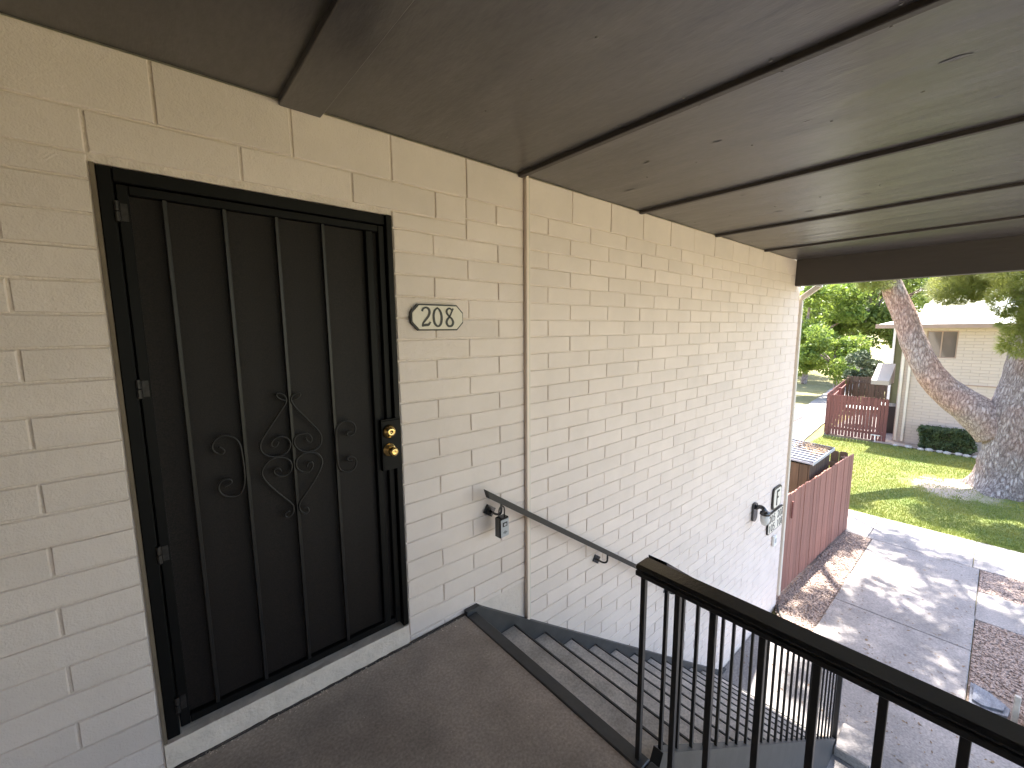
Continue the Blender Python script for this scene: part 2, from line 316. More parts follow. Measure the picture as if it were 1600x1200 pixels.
MB().box(XL, 4.82, 0.2005, 0.26, -0.35, 2.47).build('light_block_sheet', 'batten', WL)  # unseen sheet added to stop light leaking through the door gaps
lj = [-k*BW for k in range(0, 13)]
for a, b_ in row(XL, 0.0, [0.012 + x for x in lj]): put_block(a, b_, Z0, 2.47, WL)
zB = 2.145
lint = [-0.581 - k*0.4015 for k in range(0, 12)]
for a, b_ in row(XL, -0.402, lint): put_block(a, b_, zB, Z0, WL)
put_block(-0.402, -0.204, zc(1), Z0, WL); put_block(-0.204, 0.0, zc(1), Z0, WL); put_block(-0.402, 0, zc(2), zc(1), WL)
put_block(DX1, -0.402, zc(2), zB, WL)
for a, b_ in row(XL, DX0, [DX0 - 0.2 - k*BW for k in range(8)]): put_block(a, b_, zc(2), zB, WL)
for c in range(2, 23):
    z1 = zc(c); z0 = max(zc(c+1), 0.004)
    if z1 - z0 < 0.03: continue
    jr = [-0.195, -0.600] if c % 2 == 0 else [-0.398]
    for a, b_ in row(DX1 + 0.001, 0.0, jr): put_block(a, b_, z0, z1, WL)
    jl = [DX0 - (0.405 if c % 2 == 0 else 0.2) - k*BW for k in range(8)]
    for a, b_ in row(XL, DX0 - 0.001, jl): put_block(a, b_, z0, z1, WL)
# painted concrete curb under the door, with an uneven lower edge
m = MB(); n = 60; top = []; bot = []
for i in range(n+1):
    x = DX0 + 0.002 + (DX1 - DX0 - 0.004)*i/n
    bot.append((x, 0.006 + 0.007*abs(noise.noise((x*17, 0, 0))))); top.append((x, 0.108 + 0.002*noise.noise((x*9, 3, 0))))
m.prism(bot + top[::-1], 0.2, -0.004)
m.build('door_sill', 'sill', WL)

WR = thing('block_wall', 'cream painted block wall running down beside the staircase', 'wall', (2.5, 0.1, G))
XR = 5.03; BWR = 0.4028
MB().box(0.0, XR, YM0, 0.2, G - 0.1, 2.47).build('mortar_bed', 'mortar', WR)
MB().box(XR - 0.2, XR, 0.2005, 7, G - 0.1, 2.47).build('return_wall', 'mortar', WR)
cells = [(a, b_, Z0, 2.47) for a, b_ in row(0.0, XR, [0.015 + k*BWR for k in range(1, 13)])]
for c in range(0, 47):
    z1 = zc(c); z0 = max(zc(c+1), G + 0.01)
    if z1 - z0 < 0.03: continue
    off = 0.5 if c % 2 == 0 else 1.0
    cells += [(a, b_, z0, z1) for a, b_ in row(0.0, XR, [(off + k)*BWR + rnd.uniform(-.003, .003) for k in range(14)])]
def psize(cl):
    a, b_, z0, z1 = cl; p = Vector(((a+b_)/2, 0, (z0+z1)/2)); d = p - cam.location; z = d.dot(_f)
    under = p.z < -0.30 - 0.699*p.x
    return 0 if under else abs((b_-a)*(z1-z0)*d.y/(d.length*z*z))
cells.sort(key=psize, reverse=True)
for cl in cells[:300]: put_block(*cl, WR)
m = MB()
for a, b_, z0, z1 in cells[300:]:
    me = block_mesh(b_-a, z1-z0, rnd.randrange(4)); o = Vector(((a+b_)/2, rnd.uniform(-.001, .001), (z0+z1)/2))
    m.add([v.co + o for v in me.vertices], [tuple(p.vertices) for p in me.polygons])
m.build('far_blocks', 'block', WR, kind='stuff')
# wall trim strip with its caulked flange
t = thing('trim_strip', 'pinkish beige vertical trim strip covering the wall joint', 'trim', (0.02, 0, 0))
MB().box(-0.002, 0.019, -0.024, 0.004, -0.36, 2.468, 0.003).build('cover_strip', 'trim', t)
MB().box(0.0195, 0.044, -0.008, 0.004, -0.38, 2.455, 0.003).build('caulked_flange', 'trim2', t)

# ------------------------------------------------------------------ ceiling, roof
ce = bpy.data.objects.new('ceiling', None); COL.objects.link(ce); ce['kind'] = 'structure'; ce.location = (0, -2, 2.47)
YB = -4.4; XE = 4.78
bx = [-4.85, -3.63, -2.41, -1.17, -0.03, 1.17, 2.43, 3.66, XE]
for i in range(8):
    a, b_ = bx[i], bx[i+1]
    m = MB(); nx, ny = 8, 26; g = {}
    for ix in range(nx+1):
        for iy in range(ny+1):
            x = a + 0.001 + (b_-a-0.002)*ix/nx; y = -0.001 + (YB+0.001)*iy/ny
            sag = 0.005*math.sin(math.pi*iy/ny)*math.sin(math.pi*ix/nx) + 0.0035*noise.noise((x*2.2, y*1.3, i))
            g[ix, iy] = len(m.v); m.v.append((x, y, 2.471 - sag))
    for ix in range(nx):
        for iy in range(ny): m.f.append((g[ix, iy], g[ix, iy+1], g[ix+1, iy+1], g[ix+1, iy]))
    m.build('ceiling_panel', 'ceil', ce, smooth=True)
for x in (-3.63, -2.41, -0.03, 1.17, 2.43, 3.66):
    MB().box(x-0.016, x+0.016, YB, -0.003, 2.450, 2.4745, 0.003).build('batten', 'batten', ce)
MB().box(-1.245, -1.095, YB, -0.003, 2.446, 2.480, 0.003).build('flat_joist', 'ceil', ce)
m = MB()
for x in [b2 + o_ for b2 in bx[1:-1] for o_ in (-0.045, 0.045)] + [(bx[i]+bx[i+1])/2 for i in range(3, 8)]:
    for k in range(15):
        y = -0.12 - 0.29*k + rnd.uniform(-.03, .03); xx = x + rnd.uniform(-.006, .006)
        m.lathe([(0.0055, 0), (0.0045, 0.002)], (xx, y, 2.4655), (0, 0, -1), 7)
m.build('nail_heads', 'ceil', ce, kind='stuff')
# paint blisters on the ceiling boards: low irregular flakes
m = MB()
for i in range(26):
    x = rnd.uniform(0.2, 4.4); y = rnd.uniform(-2.6, -0.15); r = rnd.uniform(0.012, 0.04)
    if min(abs(x-k) for k in bx) < 0.06: continue
    n = 9; ring = [(x + math.cos(k*2*math.pi/n)*r*rnd.uniform(.5, 1.1)*0.6, y + math.sin(k*2*math.pi/n)*r*rnd.uniform(.6, 1.6), 2.4660) for k in range(n)]
    m.add(ring + [(x, y, 2.4640)], [(k, (k+1) % n, n) for k in range(n)])
m.build('paint_blisters', 'ceil', ce, kind='stuff')
rf = MB().box(-5.2, 4.96, -5.0, 7.0, 2.50, 2.72).build('roof', 'roof', None, kind='structure')
bm_ = tag(MB().box(XE, XE+0.14, -5.0, -0.004, 2.140, 2.496, 0.004).build('roof_beam', 'beam'), 'deep dark brown beam across the open end of the ceiling', 'beam')
ap = thing('block_wall', 'added unseen wall across the landing blocking light from behind', 'wall', (-3.2, -4.5, 0))  # unseen partial wall, added to block light from behind the camera
MB().box(-4.85, -1.7, -4.60, -4.405, -0.3, 2.468).build('wall_face', 'mortar', ap)
ew = thing('block_wall', 'plain block end wall closing the landing passage', 'wall', (-4.95, -2, 0))
MB().box(-5.05, -4.855, -4.6, 0.2, -0.3, 2.468).build('wall_face', 'mortar', ew)

# ------------------------------------------------------------------ landing
lf = MB()
g = {}; nx, ny = 60, 40
for i in range(nx+1):
    for j in range(ny+1):
        x = -4.85 + (4.85-0.472)*i/nx; y = -4.4*j/ny - 0.0125
        g[i, j] = len(lf.v); lf.v.append((x, y, 0.0015*noise.noise((x*3, y*3, 0))))
for i in range(nx):
    for j in range(ny): lf.f.append((g[i, j], g[i, j+1], g[i+1, j+1], g[i+1, j]))
lf.box(-4.85, -0.472, -4.41, -0.0125, -0.2, -0.004)
lf = lf.build('landing_floor', 'floor', None, kind='structure')
MB().box(-4.85, -0.46, -0.012, -0.001, -0.05, 0.006).build('wall_joint_strip', 'batten', lf)

pc = MB(); r5 = random.Random(4)
for i in range(420):
    x = r5.uniform(-2.4, -0.48); y = -0.012 - abs(r5.gauss(0, 0.018)) if i < 230 else r5.uniform(-1.9, -0.02)
    s_ = r5.uniform(.0012, .0045) if i < 230 else r5.uniform(.0008, .0024); a = r5.uniform(0, 6.28)
    o = len(pc.v); pc.v += [(x+s_*math.cos(a+k*1.57)*r5.uniform(.6, 1.2), y+s_*math.sin(a+k*1.57)*r5.uniform(.6, 1.2), 0.003+r5.uniform(0, .0015)) for k in range(4)]; pc.f.append((o, o+1, o+2, o+3))
tag(pc.build('paint_chips', 'sill', None, kind='stuff'), 'flaked cream paint chips on the landing floor below the door', 'paint chips')
# ------------------------------------------------------------------ staircase
st = thing('staircase', 'concrete and black steel staircase descending along the block wall', 'stairs', (1.4, -0.56, G))
RUN, RISE, NT = 0.2712, 0.189, 12
SW0, SW1 = -0.036, -1.100
MB().box(-0.471, -0.408, -1.14, -0.0345, -0.20, 0.006, 0.004).build('landing_nosing', 'stringer', st)
def sz(x): return -0.257 - 0.699*x
wallpoly = [(-0.47, 0.030), (-0.385, 0.030), (-0.345, sz(-0.345)+0.012), (3.16, sz(3.16)), (3.24, G+0.02), (3.24, G), (2.75, G), (-0.47, -0.34)]
MB().prism(wallpoly, -0.002, -0.034).build('stringer', 'stringer', st)
outpoly = [(-0.405, -0.205), (-0.315, sz(-0.315)), (3.14, sz(3.14)), (3.22, G+0.02), (3.22, G), (2.72, G), (-0.405, -0.36)]
MB().prism(outpoly, -1.1005, -1.142).build('stringer', 'stringer2', st)
for i in range(NT):
    nx_ = -0.117 + RUN*i; z = -0.218 - RISE*i
    tr = MB().box(nx_ - 0.300, nx_ - 0.0125, SW1, SW0, z - 0.045, z, 0.003).build('tread', 'tread', st)
    MB().box(nx_ - 0.012, nx_, SW1, SW0, z - 0.058, z + 0.004, 0.002).build('tread_nosing', 'stringer', tr)
    MB().box(nx_ - 0.300, nx_ - 0.290, SW1, SW0, z + 0.001, z + RISE - 0.046).build('light_block_riser', 'stringer', st)  # closed plates added out of view to keep light from passing between treads
MB().box(2.96, 3.34, -1.42, -1.144, G, G + 0.10, 0.01).build('footing', 'concrete', st)

# ------------------------------------------------------------------ guard rail on the landing
gr = thing('guard_rail', 'black guard rail at the landing edge with widely spaced bars', 'railing', (-0.44, -2.6, 0))
MB().box(-0.476, -0.392, -4.40, -1.086, 0.766, 0.790, 0.010).build('top_rail', 'black', gr)
MB().box(-0.470, -0.400, -4.40, -1.090, 0.746, 0.7655, 0.003).build('under_rail', 'chip', gr)
ys = [-1.108, -1.235, -1.352, -1.490, -1.620, -1.752, -1.885] + [-2.018 - 0.132*k for k in range(18)]
bme = MB().box(-0.009, 0.009, -0.009, 0.009, 0, 0.946, 0.0015).mesh('baluster'); bme.materials.append(M['chip'])
for y in ys:
    o = link('baluster', bme); o.parent = gr; o.location = Vector((-0.438, y, -0.20)) - gr.location
MB().box(-0.470, -0.408, -4.4, -1.144, -0.20, 0.004, 0.004).build('edge_channel', 'stringer', gr)

# ------------------------------------------------------------------ stair railing
sr = thing('stair_railing', 'black stair railing with thin bars standing on the outer stringer', 'railing', (1.4, -1.12, G))
def srz(x): return 0.777 - 0.69*(x + 0.364)
MB().prism([(-0.378, srz(-0.378)), (3.17, srz(3.17)), (3.17, srz(3.17)-0.040), (-0.378, srz(-0.378)-0.040)], -1.086, -1.158).build('top_rail', 'black', sr)
for i in range(25):
    x = -0.300 + 0.1345*i
    MB().box(x-0.0065, x+0.0065, -1.1275, -1.1145, sz(x)-0.006, srz(x)-0.037).build('baluster', 'chip', sr)
for x in (3.095,):
    MB().box(x-0.019, x+0.019, -1.141, -1.103, (sz(x) - 0.02) if x < 1 else G, srz(x)-0.036, 0.002).build('post', 'chip', sr)

# ------------------------------------------------------------------ wall handrail with brackets
hr = thing('wall_handrail', 'dark grey handrail fixed to the block wall above the stairs', 'handrail', (1.4, -0.09, 0))
def hz(x): return 0.716 - 0.679*(x + 0.36)
ang = math.atan(0.679)
MB().prism([(-0.372, hz(-0.372)+0.014), (3.05, hz(3.05)+0.014), (3.05, hz(3.05)-0.026), (-0.357, hz(-0.357)-0.026)], -0.072, -0.108).build('rail', 'rail', hr)
for x in (-0.262, 0.742, 1.80, 2.82):
    br_ = MB()
    zb = hz(x) - 0.025
    path = catmull([(x - 0.02, -0.006, zb - 0.060), (x - 0.016, -0.060, zb - 0.064), (x - 0.003, -0.088, zb - 0.050), (x, -0.090, zb + 0.004)], 4)
    br_.tube(path, 0.007, 8); b1 = br_.build('bracket_arm', 'black', hr, smooth=True)
    mt = Matrix.Translation((x - 0.022, -0.006, zb - 0.058)) @ Matrix.Rotation(ang, 4, 'Y')
    MB().box(-0.036, 0.036, -0.006, 0.0055, -0.027, 0.027, 0.002, mt).build('wall_plate', 'black', b1)
# lockbox on the first bracket
lb = thing('lockbox', 'small black key lockbox with grey face hanging under the handrail', 'lockbox', (-0.262, -0.095, 0.43))
mt = Matrix.Translation((-0.262, -0.095, 0.495)) @ Matrix.Rotation(math.radians(4), 4, 'Z')
MB().box(-0.035, 0.035, -0.020, 0.026, -0.058, 0.058, 0.005, mt).build('body', 'black', lb)
fp = MB().box(-0.0305, 0.0305, -0.024, -0.0202, -0.052, 0.050, 0.002, mt).build('face_plate', 'grey_plastic', lb)
MB().box(-0.019, 0.017, -0.0265, -0.0242, 0.008, 0.034, 0.002, mt).build('dial_window', 'ink', fp)
MB().box(-0.011, 0.008, -0.0278, -0.0267, 0.014, 0.028, 0.001, mt).build('dial', 'grey_plastic', fp)
m = MB(); V = [mt @ Vector(p) for p in ((-0.018, -0.0255, -0.026), (0, -0.0255, -0.036), (0.018, -0.0255, -0.026), (0, -0.0255, -0.016), (-0.018, -0.0243, -0.026), (0, -0.0243, -0.036), (0.018, -0.0243, -0.026), (0, -0.0243, -0.016))]
m.add(V, [(0, 1, 2, 3), (4, 7, 6, 5)] + [(i, i+4, (i+1) % 4+4, (i+1) % 4) for i in range(4)]).build('diamond_emblem', 'mid_grey', fp)
pts = [mt @ Vector(p) for p in ((-0.021, 0.003, 0.055), (-0.021, 0.003, 0.095), (-0.013, 0.003, 0.113), (0, 0.003, 0.119), (0.013, 0.003, 0.113), (0.021, 0.003, 0.095), (0.021, 0.003, 0.055))]
MB().tube(catmull(pts, 4), 0.0042, 8).build('shackle', 'black', lb, smooth=True)

# ------------------------------------------------------------------ security door
sd = thing('security_door', 'black steel security screen door with scrollwork and brass locks', 'door', (-1.297, 0.03, 0.11))
MB().box(DX0+0.001, DX0+0.012, -0.002, 0.19, DZ0+0.001, DZ1-0.001).build('jamb_liner', 'liner', sd)
fr = MB()
fr.box(DX0+0.0125, DX0+0.050, 0.012, 0.062, DZ0, DZ1-0.002, 0.003); fr.box(DX1-0.030, DX1-0.001, -0.004, 0.062, DZ0+0.002, DZ1-0.002, 0.003)
fr.box(DX0+0.0505, DX1-0.0305, 0.010, 0.062, DZ1-0.046, DZ1-0.002, 0.003)
fr.build('door_frame', 'door', sd)
LX0, LX1, LZ0, LZ1 = DX0+0.054, DX1-0.034, 0.135, DZ1-0.050
lv = MB()
lv.box(LX0, LX0+0.030, 0.014, 0.046, LZ0, LZ1, 0.003); lv.box(LX1-0.028, LX1, 0.014, 0.046, LZ0, LZ1, 0.003)
lv.box(LX0+0.0305, LX1-0.0285, 0.014, 0.046, LZ1-0.030, LZ1, 0.003); lv.box(LX0+0.0305, LX1-0.0285, 0.014, 0.046, LZ0, LZ0+0.032, 0.003)
lv.build('leaf_frame', 'door', sd)
MB().box(-0.930, -0.897, 0.012, 0.0455, LZ0+0.033, LZ1-0.031, 0.003).build('lock_stile', 'door', sd)
# perforated screen: thin sheet that bows a little between the bars
m = MB(); nx, nz = 60, 40; gg = {}
for i in range(nx+1):
    for j in range(nz+1):
        x = LX0+0.026 + (LX1-LX0-0.052)*i/nx; z = LZ0+0.028 + (LZ1-LZ0-0.056)*j/nz
        gg[i, j] = len(m.v); m.v.append((x, 0.038 - 0.0012*math.cos((x+1.275)/0.1665*2*math.pi) + 0.0025*noise.noise((x*5, z*0.8, 0)), z))
for i in range(nx):
    for j in range(nz): m.f.append((gg[i, j], gg[i+1, j], gg[i+1, j+1], gg[i, j+1]))
m.build('screen_panel', 'screen', sd, smooth=True)
MB().box(LX0, LX1, 0.0560, 0.060, LZ0, LZ1).build('backing_panel', 'door', sd)
for x in (-1.613, -1.446, -1.278, -1.108):
    MB().box(x-0.0065, x+0.0065, 0.012, 0.027, LZ0+0.033, LZ1-0.031, 0.0015).build('bar', 'bar', sd)
SCR = [
    [ (-1.296,1.329),(-1.310,1.333),(-1.325,1.345),(-1.327,1.355),(-1.317,1.359),(-1.302,1.351),(-1.293,1.336),(-1.294,1.322),(-1.302,1.307),(-1.324,1.276),(-1.351,1.238),(-1.378,1.200),(-1.393,1.175),(-1.398,1.152),(-1.392,1.130),(-1.372,1.111),(-1.342,1.103),(-1.317,1.107),(-1.297,1.125),(-1.290,1.149),(-1.300,1.171),(-1.318,1.182),(-1.340,1.181),(-1.356,1.168),(-1.359,1.151),(-1.349,1.144),(-1.339,1.151),(-1.334,1.163) ],
    [ (-1.278,1.323),(-1.257,1.330),(-1.243,1.339),(-1.241,1.351),(-1.255,1.353),(-1.270,1.343),(-1.276,1.330),(-1.272,1.315),(-1.259,1.292),(-1.229,1.252),(-1.198,1.211),(-1.176,1.177),(-1.169,1.150),(-1.176,1.121),(-1.195,1.105),(-1.226,1.100),(-1.255,1.112),(-1.273,1.135),(-1.276,1.158),(-1.264,1.177),(-1.240,1.181),(-1.219,1.175),(-1.208,1.156),(-1.213,1.141),(-1.224,1.144),(-1.232,1.161) ],
    [ (-1.332,1.038),(-1.339,1.054),(-1.353,1.054),(-1.358,1.042),(-1.349,1.027),(-1.329,1.018),(-1.307,1.023),(-1.292,1.044),(-1.294,1.070),(-1.309,1.089),(-1.336,1.099),(-1.368,1.094),(-1.390,1.073),(-1.400,1.047),(-1.391,1.016),(-1.364,0.973),(-1.329,0.927),(-1.303,0.894),(-1.296,0.873),(-1.301,0.852),(-1.319,0.840),(-1.330,0.846),(-1.328,0.860),(-1.311,0.866) ],
    [ (-1.235,1.036),(-1.229,1.052),(-1.215,1.053),(-1.211,1.037),(-1.224,1.017),(-1.248,1.017),(-1.270,1.035),(-1.275,1.058),(-1.267,1.082),(-1.246,1.095),(-1.219,1.096),(-1.189,1.084),(-1.173,1.055),(-1.179,1.022),(-1.206,0.975),(-1.240,0.930),(-1.266,0.899),(-1.275,0.878),(-1.272,0.855),(-1.256,0.837),(-1.241,0.842),(-1.245,0.860),(-1.260,0.863) ],
    [ (-1.532,1.181),(-1.516,1.164),(-1.521,1.152),(-1.534,1.153),(-1.548,1.167),(-1.551,1.187),(-1.540,1.208),(-1.520,1.219),(-1.497,1.216),(-1.476,1.200),(-1.464,1.174),(-1.460,1.133),(-1.458,1.078),(-1.460,1.029),(-1.469,0.997),(-1.484,0.980),(-1.510,0.980),(-1.533,0.994),(-1.544,1.017),(-1.540,1.039),(-1.526,1.051),(-1.507,1.048),(-1.502,1.037),(-1.511,1.029),(-1.525,1.025) ],
    [ (-1.042,1.159),(-1.057,1.157),(-1.062,1.146),(-1.047,1.140),(-1.027,1.150),(-1.022,1.171),(-1.032,1.195),(-1.062,1.209),(-1.088,1.201),(-1.105,1.177),(-1.109,1.139),(-1.110,1.085),(-1.108,1.030),(-1.100,0.996),(-1.075,0.977),(-1.044,0.980),(-1.027,1.004),(-1.030,1.029),(-1.048,1.043),(-1.065,1.040),(-1.061,1.026),(-1.042,1.023) ],
]
for s_ in SCR:
    path = [(p.x, 0.010, p.y) for p in catmull([Vector((a, b_)) for a, b_ in s_], 4)]
    MB().tube(path, 0.0042, 6).build('scroll', 'bar', sd, smooth=True)
for z in (1.955, 1.385, 0.795, 0.205):
    h = MB(); h.lathe([(0.0075, 0), (0.0075, 0.030)], (DX0+0.052, 0.008, z), (0, 0, 1), 10); h.lathe([(0.0075, 0), (0.0075, 0.030)], (DX0+0.052, 0.008, z+0.033), (0, 0, 1), 10)
    h.box(DX0+0.061, DX0+0.078, 0.0115, 0.0138, z+0.004, z+0.058); h.build('hinge', 'hinge', sd)
lp = MB()
lp.box(-0.904, DX1-0.002, -0.0075, 0.0118, 0.945, 1.185, 0.002); lp.box(-0.910, -0.9045, -0.011, 0.0118, 0.945, 1.186, 0.001); lp.box(-0.910, -0.83, -0.011, 0.0004, 1.1865, 1.193, 0.001)
lp = lp.build('lock_plate', 'door', sd)
MB().lathe([(0.033, 0), (0.033, 0.004), (0.029, 0.010), (0.024, 0.022), (0.018, 0.026), (0.017, 0.027), (0.006, 0.0275), (0.005, 0.025)], (-0.872, -0.0074, 1.133), (0, -1, 0), 24).build('deadbolt', 'brass', lp, smooth=True)
MB().lathe([(0.032, 0), (0.032, 0.004), (0.027, 0.009), (0.014, 0.014), (0.0125, 0.026), (0.017, 0.033), (0.0215, 0.043), (0.0205, 0.053), (0.013, 0.058), (0.010, 0.0585), (0.006, 0.057)], (-0.874, -0.0074, 1.045), (0, -1, 0), 24).build('door_knob', 'brass', lp, smooth=True)

# ------------------------------------------------------------------ signs: stroke lettering built as raised shapes
GL = {
 '2': [([(0.04, 0.80), (0.10, 0.93), (0.26, 1.0), (0.42, 0.94), (0.48, 0.78), (0.42, 0.58), (0.26, 0.38), (0.10, 0.20), (0.04, 0.04)], [.11, .10, .10, .12, .13, .13, .11, .09, .07]), ([(0.02, 0.045), (0.22, 0.09), (0.40, 0.11), (0.52, 0.25)], [.10, .14, .13, .06])],
 '0': [([(0.28, 1.0), (0.13, 0.88), (0.05, 0.68), (0.04, 0.45), (0.09, 0.20), (0.22, 0.04), (0.36, 0.04), (0.48, 0.18), (0.53, 0.45), (0.50, 0.70), (0.40, 0.90), (0.27, 1.0)], [.07, .10, .12, .13, .12, .10, .10, .12, .13, .12, .10, .06])],
 '8': [([(0.50, 0.99), (0.40, 0.80), (0.26, 0.54), (0.12, 0.40), (0.06, 0.22), (0.14, 0.06), (0.28, 0.02), (0.42, 0.08), (0.48, 0.24), (0.40, 0.42), (0.26, 0.54), (0.12, 0.68), (0.08, 0.84), (0.18, 0.97), (0.30, 0.98), (0.40, 0.91)], [.09, .08, .09, .12, .13, .12, .11, .12, .13, .11, .09, .11, .12, .10, .09, .07])],
 '1': [([(0.28, 1.0), (0.28, 0.0)], [.13, .13]), ([(0.12, 0.82), (0.28, 0.97)], [.09, .11])],
 '5': [([(0.48, 0.96), (0.14, 0.96), (0.11, 0.58), (0.28, 0.62), (0.46, 0.50), (0.49, 0.28), (0.38, 0.08), (0.20, 0.02), (0.05, 0.10)], [.11, .11, .11, .11, .12, .13, .12, .11, .09])],
 'F': [([(0.12, 1.0), (0.12, 0.0)], [.15, .15]), ([(0.12, 0.94), (0.52, 0.94)], [.12, .12]), ([(0.12, 0.52), (0.42, 0.52)], [.11, .11])],
}
def glyph(mb, ch, x, z, h, y0, y1):
    for pts, wd in GL[ch]:
        P = catmull([Vector((a, b_)) for a, b_ in pts], 4) if len(pts) > 2 else [Vector(p) for p in pts]
        nP = len(P); Wd = [wd[min(int(i*(len(wd)-1)/(nP-1)), len(wd)-2)]*(1-(i*(len(wd)-1)/(nP-1)) % 1) + wd[min(int(i*(len(wd)-1)/(nP-1))+1, len(wd)-1)]*((i*(len(wd)-1)/(nP-1)) % 1) for i in range(nP)]
        A, B = [], []
        for i, p in enumerate(P):
            d = (P[min(i+1, nP-1)] - P[max(i-1, 0)]).normalized(); nn = Vector((-d.y, d.x))*Wd[i]*0.5
            A.append(p+nn); B.append(p-nn)
        f2 = lambda q, y: (x + q.x*h, y, z + q.y*h)
        V = [f2(q, y1) for q in A] + [f2(q, y1) for q in B] + [f2(q, y0) for q in A] + [f2(q, y0) for q in B]
        n = nP; F = []
        for i in range(n-1):
            F += [(i, i+1, n+i+1, n+i), (i, 2*n+i, 2*n+i+1, i+1), (n+i, n+i+1, 3*n+i+1, 3*n+i)]
        F += [(0, n, 3*n, 2*n), (n-1, 3*n-1, 4*n-1, 2*n-1)]
        mb.add(V, F)
def octo(x0, x1, z0, z1, c): return [(x0+c, z0), (x1-c, z0), (x1, z0+c), (x1, z1-c), (x1-c, z1), (x0+c, z1), (x0, z1-c), (x0, z0+c)]
pq = thing('number_plaque', 'cream eight-sided plaque numbered 208 beside the security door', 'sign', (-0.594, 0, 1.6))
MB().prism(octo(-0.742, -0.446, 1.603, 1.731, 0.038), -0.0045, -0.018).build('dark_border', 'ink', pq)
MB().prism(octo(-0.735, -0.452, 1.610, 1.724, 0.036), -0.0181, -0.022).build('face', 'cream', pq)
for ch, x in (('2', -0.688), ('0', -0.625), ('8', -0.554)):
    m = MB(); glyph(m, ch, x, 1.622, 0.092, -0.0219, -0.0245); m.build('digit', 'ink', pq)
def ring_round(x0, x1, z0, z1, r, n=5):
    P = []
    for cx, cz, a0 in ((x1-r, z1-r, 0), (x0+r, z1-r, 90), (x0+r, z0+r, 180), (x1-r, z0+r, 270)):
        P += [(cx + r*math.cos(math.radians(a0+90*k/n)), cz + r*math.sin(math.radians(a0+90*k/n))) for k in range(n+1)]
    return P
fs = thing('letter_sign', 'small plaque with the letter F high on the stairwell wall corner', 'sign', (4.66, 0, -0.70))
MB().prism(ring_round(4.50, 4.82, -0.86, -0.55, 0.06), -0.005, -0.022).build('dark_border', 'ink', fs)
MB().prism(ring_round(4.525, 4.795, -0.835, -0.575, 0.05), -0.0221, -0.027).build('face', 'cream', fs)
m = MB(); glyph(m, 'F', 4.605, -0.81, 0.21, -0.0269, -0.031); m.build('letter', 'ink', fs)
us = thing('unit_sign', 'cream plaque listing units 205 208 and 105 108 on the wall', 'sign', (4.66, 0, -1.15))
MB().prism(ring_round(4.37, 4.95, -1.175, -0.885, 0.04), -0.005, -0.022).build('dark_border', 'ink', us)
MB().prism(ring_round(4.385, 4.935, -1.16, -0.90, 0.03), -0.0221, -0.027).build('face', 'cream', us)
for tx, z in (('205 208', -1.015), ('105 108', -1.145)):
    for k, ch in enumerate(tx):
        if ch != ' ':
            m = MB(); glyph(m, ch, 4.40 + 0.077*k, z, 0.10, -0.0269, -0.030); m.build('digit', 'ink', us)
nb = thing('switch_box', 'little white weatherproof box on the wall under the unit sign', 'box', (4.68, 0, -1.4))
MB().box(4.63, 4.73, -0.035, -0.004, -1.42, -1.27, 0.006).build('cover', 'white', nb)
MB().box(4.655, 4.705, -0.0405, -0.0352, -1.37, -1.31, 0.004).build('flap', 'grey_plastic', nb)
wl_ = thing('wall_lamp', 'black wall lamp with frosted jar globe beside the unit sign', 'lamp', (3.86, -0.1, -0.7))
MB().prism(ring_round(3.80, 3.93, -0.80, -0.56, 0.05), -0.004, -0.03).build('back_plate', 'black', wl_)
MB().tube(catmull([(3.865, -0.028, -0.63), (3.865, -0.06, -0.60), (3.865, -0.105, -0.60), (3.865, -0.135, -0.64)], 5), 0.026, 10).build('arm', 'black', wl_, smooth=True)
MB().lathe([(0.030, 0), (0.055, 0.02), (0.058, 0.05), (0.052, 0.055)], (3.865, -0.135, -0.625), (0, 0, -1), 18).build('cap', 'black', wl_, smooth=True)
MB().lathe([(0.046, 0), (0.050, 0.03), (0.046, 0.09), (0.030, 0.125), (0.012, 0.135)], (3.865, -0.135, -0.681), (0, 0, -1), 18).build('globe', 'glassy', wl_, smooth=True)
ds = thing('downspout', 'white rain downspout bending off the roof at the wall corner', 'pipe', (5.08, 0.02, G))
m = MB(); m.box(5.045, 5.105, -0.028, 0.035, G+0.15, 1.96, 0.006); m.build('pipe', 'trim2', ds)
mt = Matrix.Translation((5.075, -0.085, 2.055)) @ Matrix.Rotation(math.radians(52), 4, 'X')
MB().box(-0.0305, 0.0305, -0.032, 0.032, -0.145, 0.145, 0.006, mt).build('offset_elbow', 'trim2', ds)
MB().box(5.044, 5.106, -0.235, -0.165, 2.125, 2.50, 0.006).build('drop_outlet', 'white', ds)
MB().box(5.03, 5.17, -5.0, 0.5, 2.505, 2.62, 0.01).build('gutter', 'white', ds)

# ------------------------------------------------------------------ ground, paving
def sheet(name, poly, z, m_, kind='structure', parent=None, th=0.0):
    mb = MB()
    if th: mb.prism(poly, z - th, z, 'z')
    else: mb.add([(a, b_, z) for a, b_ in poly], [tuple(range(len(poly)))])
    return mb.build(name, m_, parent, kind=kind)
def rect(x0, x1, y0, y1): return [(x0, y0), (x1, y0), (x1, y1), (x0, y1)]
sheet('ground', rect(-150, 400, -250, 250), G - 0.06, 'drygrass')
wk = sheet('walkway', rect(-6, 4.66, -9, 0.0), G, 'concrete', th=0.1)
def slab(x0, x1, y0, y1, z, c=0.012): return MB().box(x0, x1, y0, y1, z-0.1, z, c).build('paving_slab', 'concrete', wk)
slab(4.668, 5.86, -1.940, -0.525, G+0.012); slab(5.868, 6.895, -1.940, -0.525, G+0.012)
sw = sheet('sidewalk', rect(8.66, 9.99, -3.26, -1.86), G, 'concrete', th=0.1)
